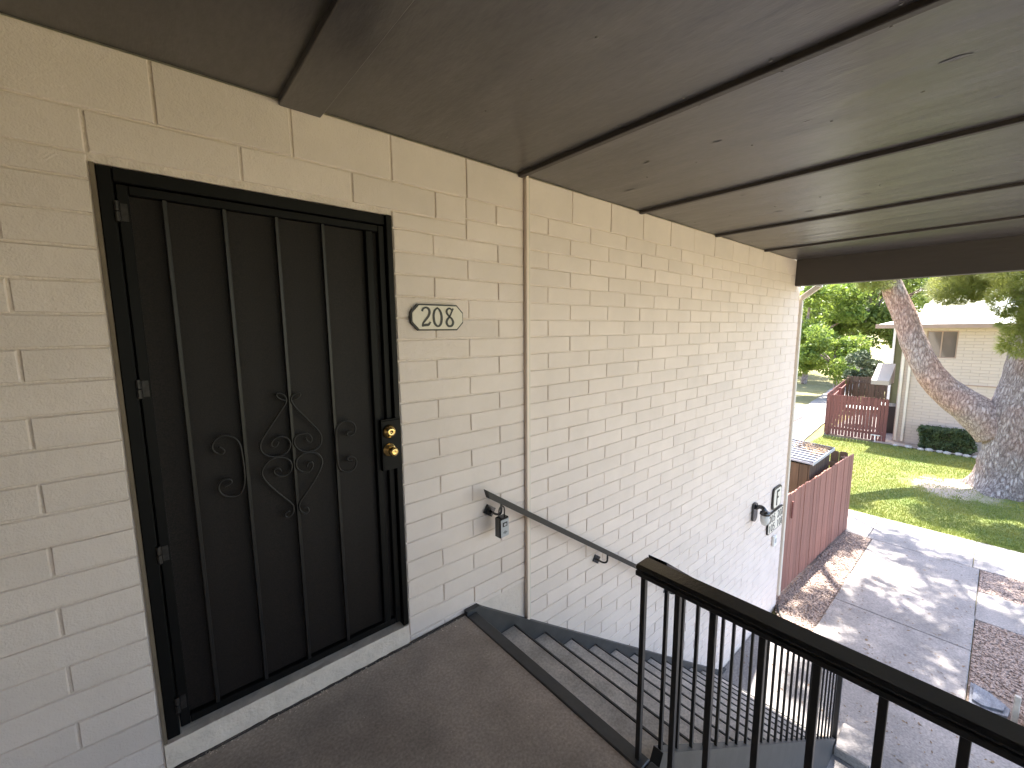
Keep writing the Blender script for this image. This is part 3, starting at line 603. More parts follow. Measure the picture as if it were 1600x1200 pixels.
def slab2(x0, x1, y0, y1): return MB().box(x0, x1, y0, y1, G-0.1, G, 0.008).build('paving_slab', 'concrete', sw)
slab2(6.90, 8.652, -1.935, -0.53)
for a, b_ in ((-0.46, -1.852), (-3.268, -4.7), (-4.708, -6.1), (-6.108, -7.5), (0.95, -0.452), (2.38, 0.958)): slab2(8.66, 9.99, b_, a)
for a, b_ in ((-1.942, -3.3), (-3.308, -4.8), (-4.808, -6.3)): slab2(6.80, 7.755, b_, a)
# path leading past the patio fence to the trees
pt = sheet('path', rect(10.0, 14.0, 2.45, 3.75), G, 'concrete', th=0.1)
for k in range(14):
    a = 14.008 + 2.9*k; s0 = (a-14)*0.062
    MB().prism([(a, 2.45 + s0*1.2), (a+2.892, 2.45 + s0*1.2 + 0.18*1.2), (a+2.892, 3.75 + s0*1.5 + .2), (a, 3.75 + s0*1.5)], G-0.1, G, 'z').build('paving_slab', 'concrete', pt)
gv = sheet('gravel_bed', [(4.665, -0.52), (4.655, -0.38), (4.72, -0.2), (4.88, -0.08), (5.06, -0.01), (5.06, 0.5), (8.655, 0.5), (8.655, -0.52)], G - 0.015, 'gravel_bed')
sheet('gravel_bed', rect(7.763, 8.652, -6.3, -1.945), G - 0.015, 'gravel_bed'); sheet('gravel_bed', rect(4.67, 6.795, -8, -1.948), G - 0.015, 'gravel_bed')
def pebbles(regs, seed):
    r2 = random.Random(seed); mb = MB()
    t_ = (1+5**.5)/2; IV = [Vector(p).normalized() for p in ((-1, t_, 0), (1, t_, 0), (-1, -t_, 0), (1, -t_, 0), (0, -1, t_), (0, 1, t_), (0, -1, -t_), (0, 1, -t_), (t_, 0, -1), (t_, 0, 1), (-t_, 0, -1), (-t_, 0, 1))]
    IF = [(0, 11, 5), (0, 5, 1), (0, 1, 7), (0, 7, 10), (0, 10, 11), (1, 5, 9), (5, 11, 4), (11, 10, 2), (10, 7, 6), (7, 1, 8), (3, 9, 4), (3, 4, 2), (3, 2, 6), (3, 6, 8), (3, 8, 9), (4, 9, 5), (2, 4, 11), (6, 2, 10), (8, 6, 7), (9, 8, 1)]
    for x0, x1, y0, y1, n, ok in regs:
        for i in range(n):
            x, y = r2.uniform(x0, x1), r2.uniform(y0, y1)
            if ok and not ok(x, y): continue
            s = r2.uniform(0.009, 0.023); a = r2.uniform(0, 6.28); ca, sa = math.cos(a), math.sin(a); ex, ey, ez = s*r2.uniform(.8, 1.5), s*r2.uniform(.7, 1.1), s*r2.uniform(.5, .9)
            V = [(x + (v.x*ex*ca - v.y*ey*sa)*r2.uniform(.8, 1.15), y + (v.x*ex*sa + v.y*ey*ca)*r2.uniform(.8, 1.15), G - 0.012 + r2.uniform(0, 0.006) + v.z*ez) for v in IV]
            mb.add(V, IF)
    return mb.build('gravel', 'pebble', None, kind='stuff')
def okg(x, y):
    if y > 0.04 - 0.041*(x-5.08) or y < -0.51: return False
    return x > 5.06 or (y < -0.01 and (x-5.06)**2/0.40**2 + (y+0.38)**2/0.37**2 < 1.0) or (y < -0.38 and x > 4.67)
o = pebbles([(4.66, 8.64, -0.52, 0.05, 5200, okg), (7.77, 8.645, -3.0, -1.955, 2600, None), (4.68, 6.785, -3.2, -1.96, 5200, lambda x, y: not (4.72 < x < 5.15 and y > -2.32))], 3)
tag(o, 'pinkish brown gravel filling the beds beside the concrete walkway', 'gravel')
lt = MB(); r4 = random.Random(17)
for i in range(1500):
    x, y = r4.uniform(3.0, 9.9), r4.uniform(-2.6, -0.1)
    if x < 4.66: zz = G
    elif x < 6.89 and -1.93 < y < -0.53: zz = G + 0.012
    elif 6.91 < x < 8.65 and -1.93 < y < -0.53 or x > 8.67: zz = G
    else: continue
    if x > 7 and r4.random() < 0.6: continue
    sc_ = r4.uniform(.006, .020)*(1 if r4.random() < .9 else 1.7); a = r4.uniform(0, 6.28); ca, sa = math.cos(a)*sc_, math.sin(a)*sc_; q = r4.uniform(.2, .5); z = zz + .003
    o = len(lt.v); lt.v += [(x+ca, y+sa, z), (x-sa*q, y+ca*q, z+r4.uniform(0, .006)), (x-ca, y-sa, z+r4.uniform(0, .006)), (x+sa*q, y-ca*q, z)]; lt.f.append((o, o+1, o+2, o+3))
tag(lt.build('leaf_litter', 'leaf_litter', None, kind='stuff'), 'scattered dry leaf bits lying on the concrete walkway', 'leaves')
fl = thing('flagstone', 'flat blue grey stone lying between the walkway and the gravel', 'stone', (4.95, -2.08, G))
m = MB(); P = [(5.13, -1.965), (5.06, -2.12), (4.93, -2.26), (4.78, -2.24), (4.70, -2.06), (4.74, -1.965)]
m.prism(P, G-0.02, G+0.035, 'z'); m.prism([(a*0.8+4.93*0.2, b_*0.8-2.08*0.2) for a, b_ in P], G+0.034, G+0.06, 'z'); m.build('slab', 'flag', fl)
po = thing('garden_stake', 'short pale wooden stake at the gravel edge near the flagstone', 'post', (4.70, -2.36, G))
m = MB(); m.box(4.70, 4.745, -2.305, -2.26, G-0.05, G+0.34, 0.006); m.build('shaft', 'stone', po)
bx_ = thing('utility_box', 'low pale concrete utility box lying in the gravel', 'box', (4.8, -2.5, G))
MB().box(4.52, 4.98, -2.72, -2.36, G-0.05, G+0.16, 0.012).build('body', 'stone', bx_); MB().box(4.55, 4.95, -2.69, -2.39, G+0.1605, G+0.185, 0.008).build('lid', 'concrete', bx_)
# rubber-like edging curve at the wall corner
ed = tag(MB().tube(catmull([(5.065, -0.012, G), (4.93, -0.06, G+.01), (4.78, -0.15, G+.01), (4.68, -0.28, G+.01), (4.655, -0.42, G+.01), (4.664, -0.52, G)], 5), 0.012, 6).build('lawn_edging', 'ink', None, smooth=True), 'thin dark edging strip curving round the gravel at the wall corner', 'edging')

# lawn
lw = MB(); nx, ny = 50, 60; gg = {}
for i in range(nx+1):
    for j in range(ny+1):
        x = 10.0 + 7.75*i/nx; y = -9 + 11.4*j/ny
        d = math.hypot(x-14.2, y+2.5); gg[i, j] = len(lw.v)
        lw.v.append((x, y, G - 0.012 + (0.02*noise.noise((x*.8, y*.8, 0)) + 0.06*max(0, 1-d/2.2))*min(1, (x-10)*2)))
for i in range(nx):
    for j in range(ny): lw.f.append((gg[i, j], gg[i+1, j], gg[i+1, j+1], gg[i, j+1]))
lw.build('lawn', 'lawn', None, smooth=True, kind='structure')
sheet('dirt_strip', rect(17.6, 18.35, -12, 0.9), G + 0.018, 'dirt')
gb = MB()
r2 = random.Random(11)
for i in range(70000):
    x = 10.03 + 7.5*r2.random()**1.25; y = r2.uniform(-3.4, 2.35)
    d = math.hypot(x-14.2, y+2.5)
    if d < 0.7: continue
    if math.hypot((x-13.55)/.95, (y+1.35)/1.0) < 1.0 + 0.5*noise.noise((x*3, y*3, 0)) and r2.random() < 0.72: continue
    h = r2.uniform(0.025, 0.06); a = r2.uniform(0, 6.28); wv = 0.007; l = r2.uniform(-.03, .03), r2.uniform(-.03, .03)
    zb = G - 0.015 + 0.02*noise.noise((x*.8, y*.8, 0)) + 0.06*max(0, 1-d/2.2)
    o = len(gb.v); gb.v += [(x-math.cos(a)*wv, y-math.sin(a)*wv, zb), (x+math.cos(a)*wv, y+math.sin(a)*wv, zb), (x+l[0], y+l[1], zb+h)]; gb.f.append((o, o+1, o+2))
tag(gb.build('grass', 'grass', None, kind='stuff'), 'short sunlit lawn grass round the big tree', 'grass')

# ------------------------------------------------------------------ red picket fence beside the gravel
def fence_line(label, A, B, zb, zt, wd, gap, m_, name='picket_fence', th=0.018, dogear=True, rails=True, rail_side=1, jit=0.012, group=None, gate=None):
    A, B = Vector((*A, 0)), Vector((*B, 0)); d = (B-A); L_ = d.length; d.normalize(); nrm = Vector((-d.y, d.x, 0))*rail_side
    t_ = thing(name, label, 'fence', ((A+B)/2).xy.to_3d() + Vector((0, 0, zb)), group)
    n = int(L_/(wd+gap)); me = []
    for v in range(3):
        h = zt - zb; ch = 0.022 if dogear else 0.002
        m2 = MB(); m2.prism([(-wd/2, 0), (wd/2, 0), (wd/2, h-ch), (wd/2-ch, h), (-wd/2+ch, h), (-wd/2, h-ch)], -th/2, th/2)
        q = m2.mesh('picket'); q.materials.append(M[m_]); me.append(q)
    for i in range(n):
        p = A + d*((i+0.5)*L_/n); o = link('picket', me[i % 3]); o.parent = t_
        o.location = Vector((p.x, p.y, zb + rnd.uniform(-jit, jit))) - t_.location + nrm*rnd.uniform(-.003, .003)
        o.rotation_euler = (0, rnd.uniform(-.004, .004), math.atan2(d.y, d.x))
    if rails:
        mt_ = Matrix.Translation((A+B)/2) @ Matrix.Rotation(math.atan2(d.y, d.x), 4, 'Z')
        for z in (zb+0.25, zt-0.28):
            s_ = rail_side
            y0, y1 = sorted((s_*(th/2+0.004), s_*(th/2+0.042)))
            MB().box(-L_/2, L_/2, y0, y1, z-0.045, z+0.045, 0.003, mt_).build('rail', m_, t_)
        npost = max(2, int(L_/2.2)+1)
        for i in range(npost):
            u = -L_/2 + 0.05 + (L_-0.1)*i/(npost-1); y0, y1 = sorted((s_*(th/2+0.044), s_*(th/2+0.13)))
            MB().box(u-0.044, u+0.044, y0, y1, zb-0.05, zt-0.08, 0.004, mt_).build('post', m_, t_)
    return t_
f1 = fence_line('red stained picket fence standing along the pinkish gravel bed', (5.08, 0.075), (8.80, -0.095), G+0.02, -0.895, 0.138, 0.006, 'fence')
MB().box(5.535, 5.565, 0.012, 0.032, -1.30, -1.03, 0.004).build('pull_handle', 'fence2', f1)
f1b = fence_line('dark dog-eared fence across the shed yard end behind the shed', (8.76, -0.02), (8.80, 2.6), G+0.02, -0.90, 0.135, 0.008, 'wood', rail_side=1)

# shed
sh = thing('garden_shed', 'small brown wooden shed with ribbed metal roof behind the red fence', 'shed', (7.3, 0.8, G))
SX0, SX1, SY0, SY1, SZ = 6.62, 7.86, 0.10, 1.7, -0.74
for i in range(9):
    a = SX0 + (SX1-SX0)*i/9; MB().box(a+0.004, a + (SX1-SX0)/9 - 0.004, SY0, SY0+0.02, G, SZ+0.02, 0.003).build('board', 'shed_wood', sh)
for i in range(12):
    a = SY0 + 0.021 + (SY1-SY0-.021)*i/12; MB().box(SX0, SX0+0.02, a+0.003, a + (SY1-SY0-.021)/12 - 0.003, G, SZ+0.02, 0.003).build('board', 'shed_wood', sh)
MB().box(SX0+0.021, SX1-0.01, SY0+0.021, SY1, G, SZ-0.02).build('inner_wall', 'batten', sh)
rz = lambda y: -0.655 + 0.05*(y-SY0)
rs_ = MB(); rs_.prism([(SY0-0.05, rz(SY0-0.05)), (SY1+0.05, rz(SY1+0.05)), (SY1+0.05, rz(SY1+0.05)-0.03), (SY0-0.05, rz(SY0-0.05)-0.03)], SX0-0.06, SX1+0.06, 'x')
rfo = rs_.build('roof', 'shed_roof', sh)
for k in range(9):
    x = SX0 - 0.02 + (SX1-SX0+0.04)*k/8
    MB().prism([(SY0-0.052, rz(SY0-0.052)+0.024), (SY1+0.05, rz(SY1+0.05)+0.024), (SY1+0.05, rz(SY1+0.05)+.001), (SY0-0.052, rz(SY0-0.052)+.001)], x-0.016, x+0.016, 'x').build('roof_rib', 'flag', rfo)
MB().box(SX0-0.065, SX1+0.065, SY0-0.062, SY0-0.0525, rz(SY0)-0.045, rz(SY0)+0.012, 0.002).build('eave_trim', 'grey_plastic', rfo)
lm = MB(); r2 = random.Random(5)
for i in range(1500):
    x = SX1 + 0.03 - abs(r2.gauss(0, 0.30)) - .05; y = SY0 + abs(r2.gauss(0, 0.22)) - 0.03
    if x < SX0: continue
    s = r2.uniform(.012, .028); a = r2.uniform(0, 6.28); z = rz(y) + 0.006 + r2.uniform(0, .02)
    o = len(lm.v); lm.v += [(x+math.cos(a)*s, y+math.sin(a)*s, z), (x-math.sin(a)*s*.5, y+math.cos(a)*s*.5, z+r2.uniform(0, .012)), (x-math.cos(a)*s, y-math.sin(a)*s, z+r2.uniform(0, .01)), (x+math.sin(a)*s*.5, y-math.cos(a)*s*.5, z)]; lm.f.append((o, o+1, o+2, o+3))
tag(lm.build('leaf_litter', 'leaf_litter', None, kind='stuff'), 'brown dry leaves piled on the shed roof corner', 'leaves')

# ------------------------------------------------------------------ house across the lawn
ho = thing('neighbour_house', 'two storey pinkish beige block house with white roof across the lawn', 'house', (21, -5, G))
HX = 18.35; HY = 0.47; ZE = 1.60
WY0, WY1, WZ0, WZ1 = -0.86, -0.11, 0.55, 1.46
m = MB()
m.box(HX, HX+0.25, WY1, HY, G-0.1, ZE+.05); m.box(HX, HX+0.25, WY0, WY1, G-0.1, WZ0); m.box(HX, HX+0.25, WY0, WY1, WZ1, ZE+.05); m.box(HX, HX+0.25, -13, WY0, G-0.1, ZE+.05)
m.box(HX+.25, HX+9, HY-.25, HY, G-0.1, ZE+.05)
m.build('wall', 'house', ho)
MB().box(HX-0.025, HX-0.001, -13, -0.92, -0.32, -0.29).build('floor_band', 'fascia', ho)
wn = MB(); wn.box(HX+0.02, HX+0.08, WY0, WY0+0.035, WZ0, WZ1); wn.box(HX+0.02, HX+0.08, WY1-0.035, WY1, WZ0, WZ1); wn.box(HX+0.02, HX+0.08, WY0+.035, WY1-.035, WZ0, WZ0+0.035); wn.box(HX+0.02, HX+0.08, WY0+.035, WY1-.035, WZ1-0.035, WZ1)
wn.box(HX+0.025, HX+0.075, -0.50, -0.465, WZ0+.035, WZ1-.035)
wn = wn.build('window', 'fascia', ho)
MB().box(HX+0.045, HX+0.055, WY0+.035, -0.50, WZ0+.035, WZ1-.035).build('pane', 'glass', wn); MB().box(HX+0.045, HX+0.055, -0.465, WY1-.035, WZ0+.035, WZ1-.035).build('pane', 'glass', wn)
MB().box(HX+0.15, HX+0.2, WY0, WY1, WZ0, WZ1).build('curtain', 'wood', wn)
rfz = MB()
ev = [(17.85, 1.15), (26.5, 1.15), (26.5, -13.5), (17.85, -13.5)]
rfz.add([(x, y, 1.565) for x, y in ev] + [(x, y, 1.665) for x, y in ev] + [(22.0, -2.6, 2.95), (22.0, -9.5, 2.95)],
        [(3, 2, 1, 0), (0, 1, 5, 4), (1, 2, 6, 5), (2, 3, 7, 6), (3, 0, 4, 7), (4, 5, 8), (5, 6, 9, 8), (6, 7, 9), (7, 4, 8, 9)])
hroof = rfz.build('roof', 'roof', ho)
MB().box(17.815, 17.848, -13.5, 1.17, 1.545, 1.685, 0.004).build('fascia', 'fascia', hroof)
for x, y, z, s in ((20.3, -1.9, 2.42, .5), (20.6, -2.9, 2.50, .42)):
    ac = MB(); ac.box(x, x+.8, y-s, y+s*.2, z-.08, z+.55, .02); ac = ac.build('roof_unit', 'white', hroof)
    for k in range(4): MB().box(x-.012, x-.001, y-s+.06, y+s*.2-.06, z+.05+.11*k, z+.10+.11*k).build('vent_slat', 'grey_plastic', ac)
for y, wd in ((0.40, 0.07), (0.22, 0.07)):
    MB().box(HX-0.075, HX-0.003, y-wd/2, y+wd/2, G+0.05, ZE-0.01, 0.008).build('downpipe', 'trim2', ho)
# set-back wing with olive siding, awning over the patio door
wg = MB(); wg.box(21.2, 21.4, HY+0.002, 1.08, G, ZE); wg.build('wing_wall', 'olive', ho)
MB().box(21.12, 21.198, 1.02, 1.10, G, ZE).build('wing_post', 'white', ho)
aw = MB(); aw.prism([(19.0, 0.25), (19.0, -0.45), (17.95, -0.45), (17.95, -0.30)], HY+0.20, 1.16); aw.build('awning', 'awning', ho)
# patio fence
fence_line('maroon picket fence closing the patio beside the beige house', (17.85, 2.36), (17.85, 0.60), G+0.03, -0.93, 0.086, 0.007, 'fence2', rail_side=1)
fence_line('maroon picket fence along the path beside the patio', (17.9, 2.40), (24.0, 3.05), G+0.03, -0.93, 0.085, 0.012, 'fence2', rail_side=-1)
fence_line('orange brown wooden fence at the back of the patio', (24.0, 3.0), (24.0, 0.6), G+0.03, -0.75, 0.11, 0.006, 'wood', rail_side=-1)
sheet('patio', rect(17.95, 23.9, 0.5, 2.42), G + 0.01, 'concrete', th=0.1)
tb = thing('patio_table', 'white round patio table standing inside the maroon fence', 'table', (20.6, 1.8, G))
MB().lathe([(0.55, 0), (0.55, 0.03)], (20.6, 1.8, G+0.74), (0, 0, 1), 24).build('table_top', 'white', tb)
for a in range(4): MB().box(20.6+.34*math.cos(a*1.57+.7)-.02, 20.6+.34*math.cos(a*1.57+.7)+.02, 1.8+.34*math.sin(a*1.57+.7)-.02, 1.8+.34*math.sin(a*1.57+.7)+.02, G+.01, G+.739).build('leg', 'white', tb)
gl = thing('covered_grill', 'dark covered grill on the patio under the awning', 'grill', (20.0, 0.85, G))
MB().prism([(19.7, G+.01), (20.3, G+.01), (20.25, G+1.05), (20.0, G+1.15), (19.75, G+1.05)], 0.62, 1.15).build('cover', 'ink', gl)
pf = thing('raised_planter', 'low white board planter frame beside the path', 'planter', (19.2, 4.1, G))
for a in ((18.6, 18.63, 3.85, 4.95), (20.6, 20.63, 3.85, 4.95), (18.632, 20.598, 3.85, 3.88), (18.632, 20.598, 4.92, 4.95)):
    for z in (G, G+0.165): MB().box(*a, z, z+0.155, 0.004).build('board', 'white', pf)
tpost = thing('hose_stand', 'short T shaped pipe standing by the maroon fence corner', 'pipe', (17.7, 0.85, G))
MB().box(17.69, 17.71, 0.84, 0.86, G, G+.24).build('upright', 'white', tpost); MB().box(17.69, 17.71, 0.72, 0.98, G+.2405, G+.265).build('crossbar', 'white', tpost)

def rock(x, y, s, seed):
    r3 = random.Random(seed); m2 = MB(); n, k = 9, 5
    V = [(x, y, G + s*0.62)]; F = []
    for j in range(1, k):
        for i in range(n):
            a = 2*math.pi*i/n; ph = math.pi*0.62*j/(k-1); rr = s*math.sin(ph)*(1+r3.uniform(-.16, .16))
            V.append((x+rr*math.cos(a)*1.25, y+rr*math.sin(a), G + 0.02 + s*0.6*math.cos(ph)*(1+r3.uniform(-.1, .1))))
    F += [(0, 1+i, 1+(i+1) % n) for i in range(n)]
    for j in range(k-2): F += [(1+j*n+i, 1+(j+1)*n+i, 1+(j+1)*n+(i+1) % n, 1+j*n+(i+1) % n) for i in range(n)]
    m2.add(V, F); return tag(m2.build('border_rock', 'stone', None, smooth=True), 'pale rounded border rock along the lawn edge below the hedge', 'rock', 'rocks edging the house bed')
for i, y in enumerate((0.28, -0.05, -0.35, -0.55, -0.80, -0.98, -1.22, -1.40, -1.62, -1.85)): rock(17.62 + 0.05*math.sin(i*2.3), y, 0.07 + 0.035*abs(math.sin(i*1.7)), i)

# ------------------------------------------------------------------ foliage helpers
def leaves(mb, c, rx, ry, rz_, n, size, r2, shell=0.55, flat=0.0):
    for i in range(n):
        while True:
            p = Vector((r2.uniform(-1, 1), r2.uniform(-1, 1), r2.uniform(-1, 1)))
            q = p.length
            if q <= 1 and (q > shell or r2.random() < 0.25): break
        p = Vector((c[0]+p.x*rx, c[1]+p.y*ry, c[2]+p.z*rz_))
        a = Vector((r2.gauss(0, 1), r2.gauss(0, 1), r2.gauss(0, 1)*(1-flat))).normalized(); b = a.orthogonal().normalized(); b.rotate(Matrix.Rotation(r2.uniform(0, 6.28), 3, a))
        s = size*r2.uniform(.6, 1.3); o = len(mb.v)
        mb.v += [p - a*s, p + b*s*0.42, p + a*s, p - b*s*0.42]; mb.f.append((o, o+1, o+2, o+3))
def needles(mb, c, rx, ry, rz_, ntuft, ln, r2, per=11, wv=0.007):
    for i in range(ntuft):
        while True:
            p = Vector((r2.uniform(-1, 1), r2.uniform(-1, 1), r2.uniform(-1, 1)))
            if p.length <= 1: break
        o_ = Vector((p.x, p.y, p.z*.8 + .2)); o_.normalize()
        p = Vector((c[0]+p.x*rx, c[1]+p.y*ry, c[2]+p.z*rz_))
        for k in range(per):
            d = (o_ + Vector((r2.gauss(0, .6), r2.gauss(0, .6), r2.gauss(0, .6)))).normalized(); q = d.orthogonal().normalized()*wv; l = ln*r2.uniform(.6, 1.2); o = len(mb.v)
            mb.v += [p - q, p + q, p + d*l]; mb.f.append((o, o+1, o+2))
def trunk_mesh(paths, seed=0, nseg=22, rough=0.06):
    mb = MB()
    for pts, rr, flare in paths:
        P = catmull([Vector(p) for p in pts], 7); n = len(P)
        R_ = [rr[min(int(i*(len(rr)-1)/(n-1)), len(rr)-2)] + (rr[min(int(i*(len(rr)-1)/(n-1))+1, len(rr)-1)] - rr[min(int(i*(len(rr)-1)/(n-1)), len(rr)-2)])*((i*(len(rr)-1)/(n-1)) % 1 if i < n-1 else 1) for i in range(n)]
        o = len(mb.v); mb.tube(P, R_, nseg, cap=True)
        for i in range(o, len(mb.v)):
            v = Vector(mb.v[i]); ring_i = (i-o)//nseg
            if ring_i >= n: continue
            c = P[ring_i]; d = v - c; L_ = d.length
            if L_ < 1e-6: continue
            s = 1 + rough*noise.noise(v*1.6 + Vector((seed, 0, 0))) + rough*.8*noise.noise(v*5)
            if flare:
                hgt = v.z - G; ang_ = math.atan2(d.y, d.x)
                s += max(0, 1-hgt/0.6)**2*(0.08 + 0.24*max(0, math.sin(ang_*5+1.1))) 
            mb.v[i] = tuple(c + d*s)
    return mb

# the big pine
TX, TY = 14.15, -2.42
bt = thing('pine_tree', 'huge pine tree with thick leaning limb on the front lawn', 'tree', (TX, TY, G))
limb = [(14.15, -1.95, -0.95), (14.02, -1.47, -0.5), (13.98, -0.95, -0.05), (13.95, -0.60, 0.45), (13.92, -0.27, 1.13), (13.90, -0.04, 1.83), (13.86, 0.25, 2.57), (13.6, 0.8, 4.0), (13.0, 1.3, 5.6), (12.2, 1.5, 7.0)]
main = [(14.15, -2.40, G-0.15), (14.15, -2.40, -1.9), (14.15, -2.38, -1.3), (14.15, -2.36, -0.6), (14.18, -2.42, 0.2), (14.2, -2.47, 1.3), (14.2, -2.60, 2.7), (14.0, -2.7, 4.5), (13.6, -2.7, 6.5), (13.2, -2.6, 9.0)]
br2 = [(14.1, -2.7, 3.6), (13.0, -2.6, 5.0), (11.6, -2.0, 6.0), (10.2, -1.4, 6.6)]
br3 = [(13.7, -2.7, 5.8), (12.4, -3.6, 6.8), (11.0, -4.2, 7.3)]
br4 = [(12.6, 1.45, 6.2), (11.6, 0.8, 6.7), (10.4, 0.0, 7.0)]
br5 = [(14.2, -2.5, 1.6), (13.6, -2.2, 2.3), (13.0, -2.1, 2.5)]
br6 = [(14.2, -2.6, 2.6), (14.9, -1.6, 3.0), (15.4, -1.0, 2.9)]
twigs = [[(12.9, 1.3, 5.7), (12.5, 0.5, 6.0), (11.9, -0.4, 6.3), (11.5, -1.1, 6.4)], [(13.6, -2.6, 6.3), (12.9, -1.9, 6.6), (12.4, -1.0, 6.8), (12.2, -0.2, 6.9)], [(13.3, 1.1, 5.1), (12.6, 0.9, 5.2), (12.0, 0.2, 5.5)], [(12.6, -2.35, 5.3), (12.3, -1.5, 5.6), (12.0, -0.9, 5.7)],
         [(13.4, 1.0, 4.7), (12.9, 0.2, 5.0), (12.2, -0.6, 5.2), (11.8, -1.5, 5.3)], [(12.2, -0.6, 5.2), (11.6, -0.7, 5.5), (11.0, -0.9, 5.6)], [(12.4, -1.0, 6.8), (11.8, -1.2, 7.0), (11.2, -1.6, 7.1)], [(13.0, -2.6, 5.0), (12.6, -3.2, 5.4), (12.0, -3.4, 5.7)]]
for i, b_ in enumerate(twigs): trunk_mesh([(b_, [.045, .030, .018, .010][:len(b_)], False)], 20+i, 7).build('branch', 'bark', bt, smooth=True)
trunk_mesh([(main, [.80, .72, .68, .64, .56, .52, .48, .40, .28, .12], True)], 1, 30).build('trunk', 'bark', bt, smooth=True)
trunk_mesh([(limb, [.50, .40, .33, .295, .28, .265, .245, .20, .15, .07], False)], 2, 24).build('limb', 'limb_bark', bt, smooth=True)
for i, (b_, r_) in enumerate(((br2, [.22, .16, .11, .05]), (br3, [.17, .12, .05]), (br4, [.12, .09, .04]), (br5, [.07, .05, .02]), (br6, [.09, .06, .03]))):
    trunk_mesh([(b_, r_, False)], 3+i, 10).build('branch', 'bark', bt, smooth=True)
r2 = random.Random(21); cr = MB()
near = [(13.0, -2.25, 2.55, .55, .45, .40), (13.1, -2.0, 1.75, .40, .35, .30), (12.9, -2.6, 2.0, .45, .40, .35), (13.0, -1.7, 2.9, .45, .40, .30), (15.0, -1.25, 3.05, .7, .75, .45), (15.5, -0.75, 2.75, .6, .5, .35), (15.3, -1.9, 3.2, .6, .6, .4),
        (13.2, 0.55, 2.85, .45, .40, .30), (13.3, -2.9, 2.7, .6, .5, .5), (13.9, -0.9, 3.5, .7, .6, .3), (12.8, -2.45, 1.45, .3, .25, .2), (14.6, -0.9, 2.5, .55, .55, .32), (14.7, -1.5, 2.55, .5, .45, .32), (13.0, -2.05, 1.25, .35, .32, .33), (12.9, -2.35, 1.9, .4, .4, .4), (13.0, -1.78, 2.2, .35, .3, .35)]
for x, y, z, a, b_, c_ in near: needles(cr, (x, y, z), a, b_, c_, int(600*a*b_*c_/0.08), 0.15, r2, 10, 0.0055)
high = [(10.4, -1.4, 6.8), (9.6, -0.9, 7.2), (11.2, -2.1, 6.5), (10.0, -2.4, 7.2), (9.2, -1.9, 7.4), (10.9, -0.6, 7.2), (10.0, 0.1, 7.3), (9.0, -0.2, 7.5), (11.0, -4.1, 7.4), (10.2, -3.6, 7.4), (9.4, -3.0, 7.5), (12.0, 1.2, 7.3), (8.6, -1.2, 7.6), (8.9, -2.6, 7.5), (9.8, -4.4, 7.6),
        (12.9, -2.6, 9.2), (13.6, -3.4, 8.6), (14.4, -4.2, 6.6), (13.2, -1.6, 9.0), (14.6, -5.2, 5.5)]
for k in range(3): high.append((r2.uniform(11.6, 14.0), r2.uniform(-2.2, 0.9), r2.uniform(6.6, 8.0)))
for k in range(13): high.append((r2.uniform(7.6, 11.6), r2.uniform(-4.2, 0.6), r2.uniform(6.7, 7.8)))
for x, y, z in high:
    for k in range(5):
        needles(cr, (x+r2.gauss(0, .34), y+r2.gauss(0, .34), z+r2.gauss(0, .2)), .36, .36, .24, 95, 0.18, r2, 9, 0.016)
cr.build('crown', 'needle', bt)

def tree(name, label, x, y, h, crown, m_, n, size, seed, trunk_r=.15, group=None):
    t_ = thing(name, label, 'tree', (x, y, G), group); r3 = random.Random(seed)
    paths = [([(x, y, G-.1), (x+.05, y, G+h*.25), (x-.05, y+.1, G+h*.55), (x, y, G+h*.8)], [trunk_r, trunk_r*.8, trunk_r*.55, trunk_r*.2], False)]
    for k in range(5):
        a = r3.uniform(0, 6.28); z0 = G + h*r3.uniform(.25, .5)
        paths.append(([(x, y, z0), (x+math.cos(a)*crown*.4, y+math.sin(a)*crown*.4, z0+h*.15), (x+math.cos(a)*crown*.75, y+math.sin(a)*crown*.75, z0+h*.25)], [trunk_r*.45, trunk_r*.3, trunk_r*.1], False))
    trunk_mesh(paths, seed, 9).build('trunk', 'bark', t_, smooth=True)
    cm = MB(); nb_ = 26
    for k in range(nb_):
        a = r3.uniform(0, 6.28); u = r3.random()**.5; zz = r3.uniform(.15, 1); rr = crown*u*math.sqrt(max(.08, 1-(zz-.45)**2*2.2))
        s = crown*r3.uniform(.22, .40)
        leaves(cm, (x+math.cos(a)*rr, y+math.sin(a)*rr, G + h*(.18+.74*zz)), s, s, s*.75, n//nb_, size, r3)
    cm.build('crown', m_, t_); return t_
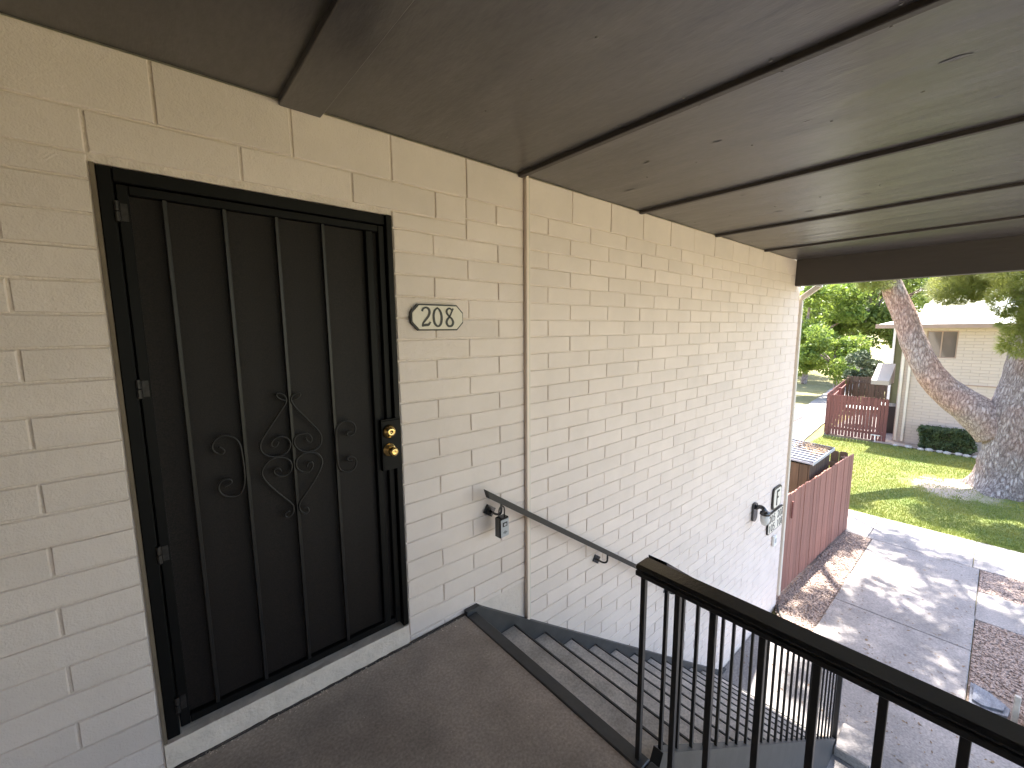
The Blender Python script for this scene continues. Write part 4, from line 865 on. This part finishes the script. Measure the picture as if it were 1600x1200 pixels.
tree('shade_tree', 'bright yellow green bushy tree beyond the patio fence', 28.5, 4.4, 4.1, 1.9, 'leaf_a', 9000, .11, 31, .12)
tree('shade_tree', 'tall light green tree at the far end of the path', 35.0, 7.6, 7.6, 3.3, 'leaf_a', 11000, .16, 32, .2)
tree('shade_tree', 'grey green leafy shrub tree against the olive wing wall', 25.4, 2.4, 3.0, 1.0, 'leaf_c', 5000, .09, 33, .08)
tree('shade_tree', 'dark green tree overhanging the far lawn edge', 42.0, 12.5, 8.5, 4.2, 'leaf_b', 9000, .20, 34, .25)
tree('shade_tree', 'broad mid green tree rising behind the bright bushy one', 40.0, 5.0, 9.5, 4.0, 'leaf_b', 10000, .20, 35, .25)
tree('shade_tree', 'far green tree closing the view over the dry lawn', 52.0, 16.5, 9.0, 5.0, 'leaf_a', 8000, .25, 37, .3)
tree('shade_tree', 'far dark tree standing beyond the end of the path', 56.0, 9.0, 10.0, 5.0, 'leaf_b', 8000, .26, 38, .3)
# clipped hedge
hg = thing('clipped_hedge', 'dark green box clipped hedge against the beige house wall', 'hedge', (17.98, -0.9, G))
cm = MB(); r3 = random.Random(8)
for i in range(9000):
    f_ = r3.choice('fffttll'); u, v_ = r3.random(), r3.random()
    y = -0.30 - 1.25*u; z = G + 0.06 + 0.66*v_; x = 17.75
    if f_ == 't': x = 17.75 + 0.5*v_; z = G + 0.70
    if f_ == 'l': y = -0.30; x = 17.75 + 0.5*u
    bmp = 0.09*noise.noise((x*5, y*5, z*5))
    p = Vector((x + r3.gauss(0, .022) - bmp, y + r3.gauss(0, .022) + bmp, z + r3.gauss(0, .022) + bmp)); a = Vector((r3.gauss(0, 1), r3.gauss(0, 1), r3.gauss(0, 1))).normalized(); b_ = a.orthogonal().normalized(); s = r3.uniform(.018, .042); o = len(cm.v)
    cm.v += [p-a*s, p+b_*s*.5, p+a*s, p-b_*s*.5]; cm.f.append((o, o+1, o+2, o+3))
cm.build('foliage', 'hedge', hg)
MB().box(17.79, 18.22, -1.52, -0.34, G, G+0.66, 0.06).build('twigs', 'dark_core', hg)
